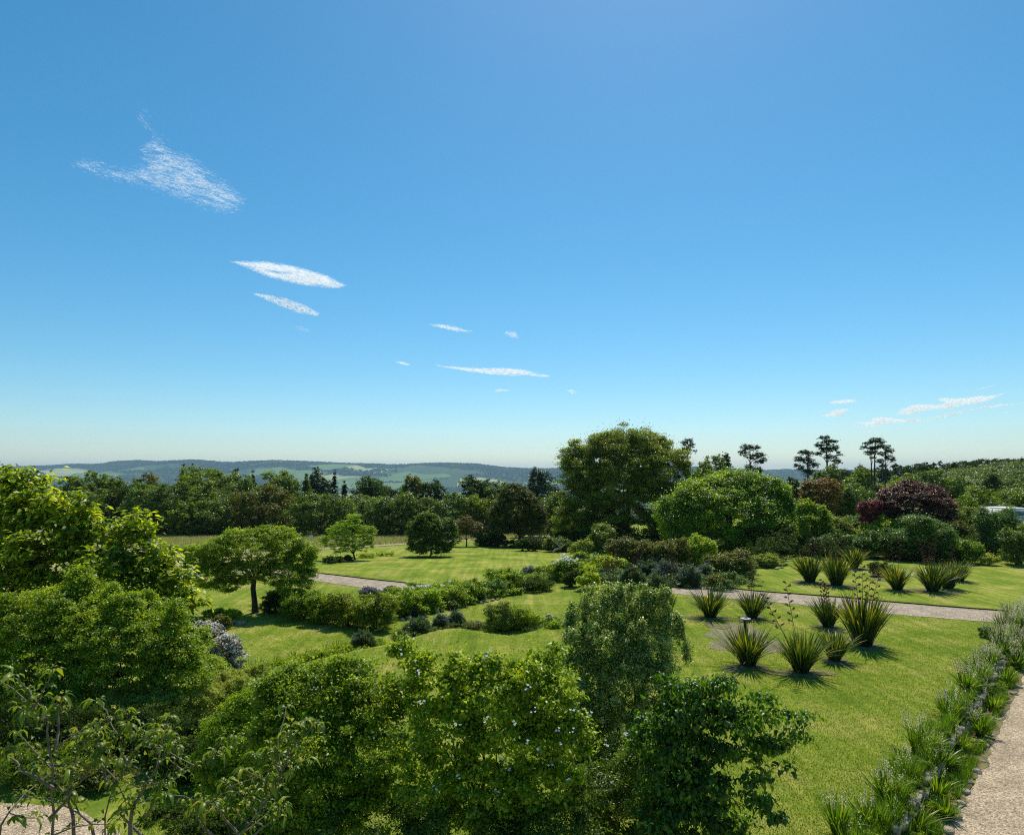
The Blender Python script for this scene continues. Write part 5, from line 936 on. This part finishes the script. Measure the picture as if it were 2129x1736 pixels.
for i, (u, v_, w, h, m_, lb) in enumerate([(1876, 1612, 40, 34, 'fine', 'dark green small bush between the iris clumps on the lawn side'), (2052, 1326, 24, 22, 'bluegreen', 'small blue-green bush at the lawn side of the dense pale mass'), (2020, 1476, 40, 26, 'olive', 'grey-green low plant over the wall at mid border'), (1925, 1700, 40, 20, 'mid', 'low green plant covering the wall near the bottom'), (1985, 1618, 30, 24, 'dark', 'dark low plant in the bed near the gravel edge'), (2030, 1556, 34, 18, 'sage', 'silvery low plant near the gravel edge stones'), (1860, 1716, 50, 18, 'fine', 'low grassy green plant at the foot of the wall'), (2000, 1530, 40, 26, 'olive', 'tangled olive plant on top of the wall stones')]):
    shrub(u, v_, w, h, m_, lb, name='border_plant', style='low', tone=.5, L=.05, group='low plants in the right border')
rg = np.random.default_rng(78); n = 1000; t_ = rg.uniform(-11, 34, n); s_ = rg.normal(.16, .24, n); q = WP[None] + WD[None] * t_[:, None] + WN[None] * s_[:, None]; r_ = rg.uniform(.07, .24, n)
k = np.array([mnoise.noise(Vector((a * .9, b * .9, 4))) for a, b in q]) > -.22; q, r_ = q[k], r_[k]
kind(crown('wall_plants', (0, 0, 0), None, M['fine'], np.stack([q[:, 0], q[:, 1], tz(q[:, 0], q[:, 1]) + r_ * .5, r_, r_, r_ * .9], -1), .040, .02, .10, 1.2, 5, tone=.45, area=30, nmax=120000), 'stuff')
rg = np.random.default_rng(77)
# uncountable rough grass filling the bed
def blade_field(name, pts, h, w, mat, seed, tone=.45, tv=.22):
    rg = np.random.default_rng(seed); n = len(pts); a = rg.uniform(0, 6.28, n); le = rg.uniform(.5, 1.2, n) * h; out = np.stack([np.cos(a), np.sin(a), np.zeros(n)], -1); sd_ = np.stack([-np.sin(a), np.cos(a), np.zeros(n)], -1) * (w * rg.uniform(.6, 1.2, n))[:, None] / 2
    tip = pts + out * (le * rg.uniform(.1, .8, n))[:, None]; tip[:, 2] += le
    v = np.stack([pts - sd_, pts + sd_, tip], 1).reshape(-1, 3); return mk(name, v, np.arange(n * 3).reshape(n, 3), mat, tone=np.repeat(np.clip(rg.normal(tone, tv, n), 0, 1), 3))
rg = np.random.default_rng(77)
n = 110000; t_ = rg.uniform(-11, 33, n); s_ = np.where(rg.random(n) < .45, rg.normal(-.02, .16, n), rg.uniform(-.25, .85, n)); q = WP[None] + WD[None] * t_[:, None] + WN[None] * s_[:, None]
cl = np.array([mnoise.noise(Vector((a * 1.1, b * 1.1, 0))) for a, b in q]); k = cl > -.05 - .35 * (s_ < .1); q = q[k]
kind(blade_field('rough_grass', np.stack([q[:, 0], q[:, 1], tz(q[:, 0], q[:, 1]) + .01], -1), .30, .022, M['blade'], 3, .25), 'stuff')
n = 30000; t_ = rg.uniform(-11, 33, n); s_ = rg.normal(-.12, .10, n) + .18 * np.sin(t_ * 1.7); q = WP[None] + WD[None] * t_[:, None] + WN[None] * s_[:, None]
cl = np.array([mnoise.noise(Vector((a * 1.6, b * 1.6, 9))) for a, b in q]); q, t_ = q[cl > .06], t_[cl > .06]
kind(blade_field('iris_leaf_mass', np.stack([q[:, 0], q[:, 1], tz(q[:, 0], q[:, 1]) + .01], -1), .62, .028, M['blade'], 13, .35), 'stuff')
k = rg.random(len(q)) < .018 + .075 * sstep(9, 20, t_); b0 = np.stack([q[k, 0], q[k, 1], tz(q[k, 0], q[k, 1])], -1); m_ = len(b0); hh_ = rg.uniform(.45, .95, m_); kn = 9
pp = np.repeat(b0, kn, 0) + np.stack([rg.normal(0, .03, m_ * kn), rg.normal(0, .03, m_ * kn), np.repeat(hh_, kn) * np.tile(np.linspace(.6, 1, kn), m_)], -1) + np.repeat(rg.normal(0, .10, (m_, 3)) * (1, 1, 0), kn, 0)
kind(leaf_mesh('pale_flower_mass', pp, rg.normal(0, 1, (len(pp), 3)), unit(rg, len(pp)), .036, .028, rg.random(len(pp)), M['paleflower'], None, fold=.5), 'stuff')
# mown turf: short blades wherever lawn is near enough for its texture to be seen
M['turf'] = leafmat('turf_blades', [(.11, .175, .018), (.21, .27, .030), (.38, .35, .07)], .35, .8, .03)
n = 460000; yy = 12.5 * np.exp(rg.random(n) ** .8 * 1.25); uu = rg.uniform(300, 2129, n); xx = (uu - CU) / F * yy
s_ = (xx - WP[0]) * WN[0] + (yy - WP[1]) * WN[1]; ok = (s_ < -.02)
def path_d(x, y): return y - np.interp(x, [p[0] for p in near_e], [p[1] for p in near_e])
ok &= (path_d(xx, yy) < -.05) | (xx < near_e[0][0]); xx, yy = xx[ok], yy[ok]
hh = .035
kind(blade_field('grass', np.stack([xx, yy, tz(xx, yy)], -1), .045, .018, M['turf'], 4, .40, .25), 'stuff')
# taller seeding grass in the field beyond the road
n = 90000; yy = rg.uniform(80, 126, n); xx = yy * rg.uniform(-.55, .02, n); ok = yy > road_y(xx) + 1.2; xx, yy = xx[ok], yy[ok]
kind(blade_field('meadow_grass', np.stack([xx, yy, tz(xx, yy)], -1), .42, .07, M['drygrass'], 6, .45, .2), 'stuff')

# ================================================================== THINGS
def boxm(c, s):
    x, y, z = c; a, b2, d = s[0] / 2, s[1] / 2, s[2] / 2
    return [(x - a, y - b2, z - d), (x + a, y - b2, z - d), (x + a, y + b2, z - d), (x - a, y + b2, z - d), (x - a, y - b2, z + d), (x + a, y - b2, z + d), (x + a, y + b2, z + d), (x - a, y + b2, z + d)], [(3, 2, 1, 0), (4, 5, 6, 7), (0, 1, 5, 4), (1, 2, 6, 5), (2, 3, 7, 6), (3, 0, 4, 7)]
def box(name, c, s, mat, parent=None):
    v, f = boxm(c, s); return mk(name, v, f, mat, parent)
# sundial pedestal
p = hit(1550, 1324); t = thing('sundial', tuple(p), 'dark pedestal with a pale round dial plate in the bare circle on the lawn', 'sundial')
v, f = tube([(0, 0, -.05), (0, 0, .08), (0, 0, .12), (0, 0, .78), (0, 0, .84), (0, 0, .88)], [.16, .15, .10, .085, .13, .13], 10); mk('pedestal', v, f, M['post'], t, smooth=False)
v, f = tube([(0, 0, .88), (0, 0, .885), (0, 0, .915), (0, 0, .92), (0, 0, .921)], [.20, .25, .25, .23, .001], 20); mk('dial_plate', v, f, M['metal'], t)
v = [(-.10, 0, .922), (.10, 0, .922), (.10, 0, 1.0), (-.10, .012, .922), (.10, .012, .922), (.10, .012, 1.0)]; me = bpy.data.meshes.new('gnomon'); me.from_pydata(v, [], [(0, 1, 2), (5, 4, 3), (0, 2, 5, 3), (1, 4, 5, 2)]); me.materials.append(M['metal']); o = bpy.data.objects.new('gnomon', me); COL.objects.link(o); o.parent = t
# sign on a thin post in the far field
p = hit(647, 1136); t = thing('path_sign', tuple(p), 'small white sign with a dark number on a thin post in the rough field', 'sign')
v, f = tube([(0, 0, 0), (0, 0, 1.35)], [.045, .045], 8); mk('post', v, f, M['metal'], t); box('sign_panel', (0, -.06, 1.25), (.5, .03, .42), M['whitepaint'], t); box('sign_border', (0, -.052, 1.25), (.56, .02, .48), M['greenpaint'], t)
cu = bpy.data.curves.new('number', 'FONT'); cu.body = '3'; cu.size = .42; cu.extrude = .004; cu.align_x = 'CENTER'; cu.align_y = 'CENTER'; co = bpy.data.objects.new('number_curve', cu); me = bpy.data.meshes.new_from_object(co); bpy.data.objects.remove(co); me.materials.clear(); me.materials.append(M['greenpaint']); o = bpy.data.objects.new('number', me); COL.objects.link(o); o.parent = t; o.location = (0, -.08, 1.25); o.rotation_euler = (math.pi / 2, 0, 0)
# white trailer
y0 = 78.0; x0 = (2096 - CU) / F * y0; g = tzf(x0, y0); ztop = H - (1055 - HV) / F * y0; t = thing('white_trailer', (x0, y0, g), 'white box-sided trailer half hidden behind the glossy shrub at the right edge', 'trailer')
Wd = 36 / F * y0 + .6; hh = ztop - g; z1 = g * 0 + hh
box('body', (0, 0, hh - .95), (Wd, 5.0, 1.7), M['whitepaint'], t); box('roof', (0, 0, hh - .05), (Wd + .16, 5.15, .10), M['whitepaint'], t)
for k in range(5): box('panel_rib', (-Wd * .40 + k * Wd * .165, -2.515, hh - .75), (.035, .03, 1.0), M['metal'], t)
box('window', (-Wd * .12, -2.512, hh - .55), (Wd * .62, .02, .42), M['glass'], t); box('side_rail', (0, -2.53, hh - 1.0), (Wd, .05, .06), M['metal'], t)
for sx in (-1, 1):
    for wy in (-.5, .6):
        v, f = tube([(sx * Wd * .42 - .1, wy, .38), (sx * Wd * .42 + .1, wy, .38)], [.38, .38], 16); f.append(tuple(range(16))[::-1]) if False else None; mk('wheel', v, f, M['post'], t)
        v, f = tube([(sx * Wd * .42 - .11, wy, .38), (sx * Wd * .42 + .11, wy, .38)], [.2, .2], 12)
box('chassis', (0, 0, .66), (Wd * .9, 5.0, .14), M['metal'], t)
# utility poles
for (u, vt, y, arms, lb) in [(2006, 1020, 120, 1, 'short utility pole left of the pair on the slope'), (2022, 1013, 122, 1, 'left pole of the paired utility poles'), (2031, 1012, 118, 1, 'right, darker pole of the paired utility poles')]:
    x = (u - CU) / F * y; g = tzf(x, y); top = H - (vt - HV) / F * y - g; t = thing('utility_pole', (x, y, g), lb, 'utility pole', 'utility poles on the slope')
    v, f = tube([(0, 0, -.2), (0, 0, top)], [.17, .13], 8); mk('pole', v, f, M['pole'], t); box('crossarm', (0, -.16, top - .35), (1.5, .1, .12), M['pole'], t)
    for sx in (-.6, 0, .6):
        v, f = tube([(sx, -.16, top - .288), (sx, -.16, top - .2), (sx, -.16, top - .08)], [.05, .07, .04], 6); mk('insulator', v, f, M['metal'], t)
# fallen branches and logs under the round tree
rn = random.Random(31); BR = [((1040, 1120), (1088, 1128)), ((1096, 1128), (1118, 1116)), ((1116, 1116), (1128, 1132)), ((1118, 1126), (1134, 1110)), ((1060, 1122), (1082, 1106)), ((1128, 1122), (1146, 1120)), ((1140, 1136), (1168, 1138)), ((1104, 1112), (1112, 1122)), ((1150, 1140), (1176, 1132))]
for i, (a, b2) in enumerate(BR):
    p = hit(a[0], a[1] + 10); q = P(b2[0], b2[1], p.y + rn.uniform(-.5, .5)); q.z = max(q.z, tzf(q.x, q.y) + .1); pts = curve_pts(p + Vector((0, 0, .1)), q, 6, .04, rn, .06); r = rn.uniform(.08, .16)
    parts = [tube(pts, [r, r * .9, r * .8, r * .65, r * .45, r * .2], 7)]
    for k in (2, 3, 4): parts.append(tube(curve_pts(pts[k], pts[k] + Vector((rn.uniform(-1, 1), rn.uniform(-.5, .5), rn.uniform(.2, 1))), 4, .05, rn, .08), [r * .5, r * .35, r * .2, .02], 5))
    v, f = merge(parts); o = mk('fallen_branch', np.array(v) - np.array(p), f, M['deadwood'], None, tuple(p), smooth=True)
    tag(o, ['long pale fallen branch lying left of the round tree trunk', 'pale crooked fallen branch right of the round tree trunk', 'bare branch leaning down to the right in the dead heap', 'forked bleached branch at the right of the dead heap', 'arched fallen branch behind the round tree trunk', 'thin fallen branch low in the dead heap', 'pale log lying by the shaded bushes', 'short stub of branch near the round tree', 'pale fallen branch at the foot of the giant domed tree'][i], 'branch', 'fallen branches under the round tree')
shrub(1100, 1146, 50, 26, 'dark', 'black-shaded low bush among the fallen branches', style='low', tone=.3); shrub(1160, 1148, 60, 26, 'olive', 'low shaded bush at the right end of the fallen branches', style='low', tone=.3); shrub(1030, 1136, 40, 24, 'dark', 'dark low bush left of the round tree among pale branches', style='low', tone=.5); shrub(1005, 1136, 34, 26, 'bluegreen', 'blue-green low bush right of the small red-tipped maple', style='low', tone=.5)
for (u, vb, w, h, lb) in [(684, 1172, 26, 14, 'small dark bush at the left of the row by the small open maple'), (702, 1170, 18, 14, 'rounder dark bush second in the row by the small open maple'), (722, 1168, 20, 12, 'dark low bush nearest the small open maple')]: shrub(u, vb, w, h, 'dark', lb, style='dome', tone=.6, group='row of low bushes by the maple')
for (u, vb, w, h, lb) in [(762, 1160, 36, 9, 'low bright plants right of the small open maple'), (800, 1156, 36, 7, 'low bright edging plants between the maple and the dense dark shrub')]: shrub(u, vb, w, h, 'fine', lb, style='low', tone=.75, group='bright edging plants')

# ================================================================== CLOUDS (thin ice-cloud streaks: many fine flakes spread through a volume)
M['cloud'] = leafmat('cloud_ice', [(.92, .92, .92), (.95, .95, .95), (.97, .97, .97)], .68, .9, 0, (.64, .64, .64))
def inpoly(p, poly):
    x, y = p[:, 0], p[:, 1]; c = np.zeros(len(p), bool); d = np.full(len(p), 1e9); n = len(poly)
    for i in range(n):
        x1, y1 = poly[i]; x2, y2 = poly[(i + 1) % n]
        c ^= ((y1 > y) != (y2 > y)) & (x < (x2 - x1) * (y - y1) / (y2 - y1 + 1e-9) + x1)
        t = np.clip(((x - x1) * (x2 - x1) + (y - y1) * (y2 - y1)) / ((x2 - x1) ** 2 + (y2 - y1) ** 2 + 1e-9), 0, 1); d = np.minimum(d, np.hypot(x - x1 - t * (x2 - x1), y - y1 - t * (y2 - y1)))
    return c, d
def cloud(poly, label, cover, soft, ang, y=9000, L=12, w=.8, nz=(40, 9), cut=-.1, seed=1):
    L *= .75; w *= .2; poly = np.array(poly, float); rg = np.random.default_rng(seed); mn, mx = poly.min(0), poly.max(0); A = (mx - mn).prod(); n = int(min(260000, cover * (1.7 if y > 9200 else 1.3) * A * 3 / (L * w * .5)))
    p = mn + rg.random((n, 2)) * (mx - mn); c, d = inpoly(p, poly); p, d = p[c], d[c]; ca, sa = math.cos(ang), math.sin(ang)
    a_ = p[:, 0] * ca + p[:, 1] * sa; b_ = -p[:, 0] * sa + p[:, 1] * ca
    f = np.array([mnoise.fractal(Vector((i / nz[0], j / nz[1], seed)), .9, 2.1, 3) for i, j in zip(a_, b_)])
    k = rg.random(len(p)) < np.clip((d / (soft * .9)) ** 1.4, 0, 1) * np.clip(.42 + (f - cut) * .9, .02, 1); p = p[k]; n = len(p); s = y / F
    yy = y + rg.normal(0, 450, n); q = np.stack([(p[:, 0] - CU) / F * yy, yy, H - (p[:, 1] - HV) / F * yy], -1); c0 = q.mean(0)
    th = ang + rg.normal(0, .22, n); ax = np.stack([np.cos(th), rg.normal(0, .2, n), -np.sin(th)], -1); nr = rg.normal(0, .7, (n, 3)) + np.array((0, -.5, -1.1))
    nr -= ax * np.sum(ax * nr, 1)[:, None]; nr /= np.linalg.norm(nr, axis=1)[:, None]
    o = leaf_mesh('cloud', q - c0, ax, nr, L * s * rg.uniform(.5, 1.4, n), w * s * rg.uniform(.6, 1.3, n), rg.random(n), M['cloud'], None, fold=.1); o.location = c0; tag(o, label, 'cloud', 'wispy clouds')
z7 = lambda l: [(110.9 + a * .2083, 166.3 + b_ * .2083) for a, b_ in l]
cloud(z7([(60, 825), (250, 780), (450, 765), (560, 830), (700, 860), (830, 850), (860, 760), (830, 690), (900, 600), (1000, 560), (1180, 640), (1430, 770), (1600, 890), (1750, 1010), (1900, 1130), (1955, 1200), (1930, 1300), (1800, 1355), (1500, 1330), (1350, 1260), (1200, 1200), (900, 1100), (600, 1030), (300, 940), (150, 870)]), 'largest wispy cloud, spread like a wing at the upper left', .25, 34, .30, L=13, w=.75, nz=(42, 8), cut=-.14, seed=2)
cloud(z7([(820, 240), (960, 250), (1000, 420), (1180, 640), (1000, 640), (900, 520), (830, 400)]), 'faint smudge of cloud above the large wing-shaped one', .05, 14, .7, seed=12)
z8 = lambda l: [(110.9 + a * .3125, 332.6 + b_ * .3125) for a, b_ in l]
cloud(z8([(1150, 670), (1300, 668), (1450, 672), (1620, 705), (1800, 755), (1940, 820), (1960, 838), (1900, 862), (1700, 845), (1560, 818), (1430, 785), (1280, 720)]), 'bright lens-shaped cloud below the wing-shaped one', .85, 9, .22, L=11, w=.9, cut=-.5, seed=3)
cloud(z8([(1290, 875), (1400, 890), (1560, 920), (1680, 965), (1775, 1020), (1760, 1045), (1620, 1020), (1500, 975), (1400, 930)]), 'small mottled cloud under the lens-shaped one', .75, 5, .26, L=7, w=1.0, nz=(7, 4), cut=-.2, seed=4)
cloud(z8([(1550, 1110), (1640, 1100), (1720, 1135), (1700, 1145), (1600, 1130)]), 'barely visible flecks of cloud under the mottled one', .2, 4, .15, L=6, seed=14)
z4 = lambda l: [(776.2 + a * .2083, 637.6 + b_ * .2083) for a, b_ in l]
cloud(z4([(520, 178), (640, 168), (750, 175), (880, 208), (1010, 250), (960, 262), (830, 255), (680, 222)]), 'small streaky cloud, upper left one of the pair in the middle of the sky', .6, 5, .16, L=8, w=.8, nz=(14, 4), cut=-.25, seed=5)
cloud(z4([(1270, 255), (1340, 240), (1420, 243), (1465, 310), (1440, 322), (1370, 315)]), 'small soft cloud, right one of the pair in the middle of the sky', .36, 6, .25, L=7, w=.8, cut=-.4, seed=6)
cloud(z4([(590, 578), (680, 582), (800, 592), (1050, 608), (1300, 605), (1500, 620), (1600, 652), (1770, 688), (1750, 712), (1640, 702), (1550, 690), (1380, 697), (1150, 680), (1000, 662), (850, 634), (700, 612)]), 'long bright cloud tapering at both ends in the middle of the sky', .9, 5, .07, L=10, w=.8, nz=(14, 4), cut=-.45, seed=7)
cloud(z4([(195, 540), (300, 548), (395, 582), (330, 592), (240, 568)]), 'tiny cloud left of the long bright one', .6, 3, .2, L=7, seed=8)
cloud(z4([(1200, 858), (1215, 825), (1250, 812), (1400, 833), (1320, 850)]), 'tiny arrow-shaped cloud below the long bright one', .75, 3, 0, L=7, seed=9)
cloud(z4([(1905, 828), (1980, 816), (2060, 860), (1980, 878)]), 'tiny faint cloud below the right tip of the long bright one', .4, 4, .2, L=6, seed=10)
z5 = lambda l: [(1607.8 + a * .2448, 765.1 + b_ * .2448) for a, b_ in l]
R5 = dict(y=9400, L=9, w=.75, cut=-.8)
cloud(z5([(455, 295), (530, 272), (640, 262), (712, 270), (690, 292), (590, 306), (500, 306)]), 'smooth oval cloud above the tallest pine', .9, 4, -.06, seed=20, **R5)
cloud(z5([(385, 405), (470, 385), (500, 355), (560, 338), (640, 345), (705, 353), (620, 372), (585, 395), (600, 412), (520, 422), (430, 418)]), 'small hooked cloud just above the tallest pine', .8, 4, -.08, seed=21, **R5)
cloud(z5([(1040, 395), (1080, 345), (1200, 303), (1400, 305), (1450, 295), (1340, 268), (1430, 246), (1560, 255), (1750, 232), (1850, 228), (2020, 198), (1960, 225), (1900, 250), (1800, 298), (1600, 325), (1520, 350), (1380, 358), (1260, 372), (1150, 408)]), 'biggest bright streak of cloud low in the sky at the right', .9, 6, -.10, seed=22, **R5)
cloud(z5([(1300, 425), (1500, 378), (1650, 348), (1850, 308), (2170, 284), (2170, 298), (1900, 336), (1620, 388), (1500, 420), (1380, 440)]), 'thin cloud tail sloping up to the right edge', .6, 5, -.14, seed=23, **R5)
cloud(z5([(520, 460), (700, 455), (835, 455), (840, 425), (900, 412), (1000, 418), (1100, 432), (1350, 430), (1300, 455), (1200, 468), (1000, 465), (940, 478), (900, 500), (760, 504), (790, 482), (650, 472)]), 'lower streak of cloud above the three close pines', .85, 4, -.03, seed=24, **R5)
cloud(z5([(1705, 188), (1790, 160), (1900, 135), (1880, 150), (1790, 178)]), 'thin dash of cloud above the biggest streak at the right', .7, 3, -.25, seed=25, **R5)
cloud(z5([(700, 546), (800, 530), (862, 527), (850, 540), (760, 546)]), 'thin dash of cloud over the three close pines', .6, 2.5, -.05, seed=26, **R5)
cloud(z5([(385, 553), (480, 545), (590, 553), (500, 562)]), 'faint dash of cloud touching the top of the tallest pine', .4, 2.5, 0, seed=27, **R5)
cloud(z5([(1890, 378), (1960, 370), (2050, 372), (1960, 384)]), 'faint dash of cloud at the right below the tail', .5, 2.5, 0, seed=28, **R5)

# ================================================================== HAZE
m, nt, out = newmat('haze_air'); pv = nt.nodes.new('ShaderNodeVolumePrincipled'); pv.inputs['Color'].default_value = (.52, .80, 1, 1); pv.inputs['Density'].default_value = 6.0e-5; pv.inputs['Anisotropy'].default_value = .1
nt.links.new(pv.outputs[0], out.inputs['Volume'])
v, f = boxm((0, 7000, 12), (30000, 16000, 376)); 
hz_ = mk('haze', v, f, m); kind(hz_, 'stuff')
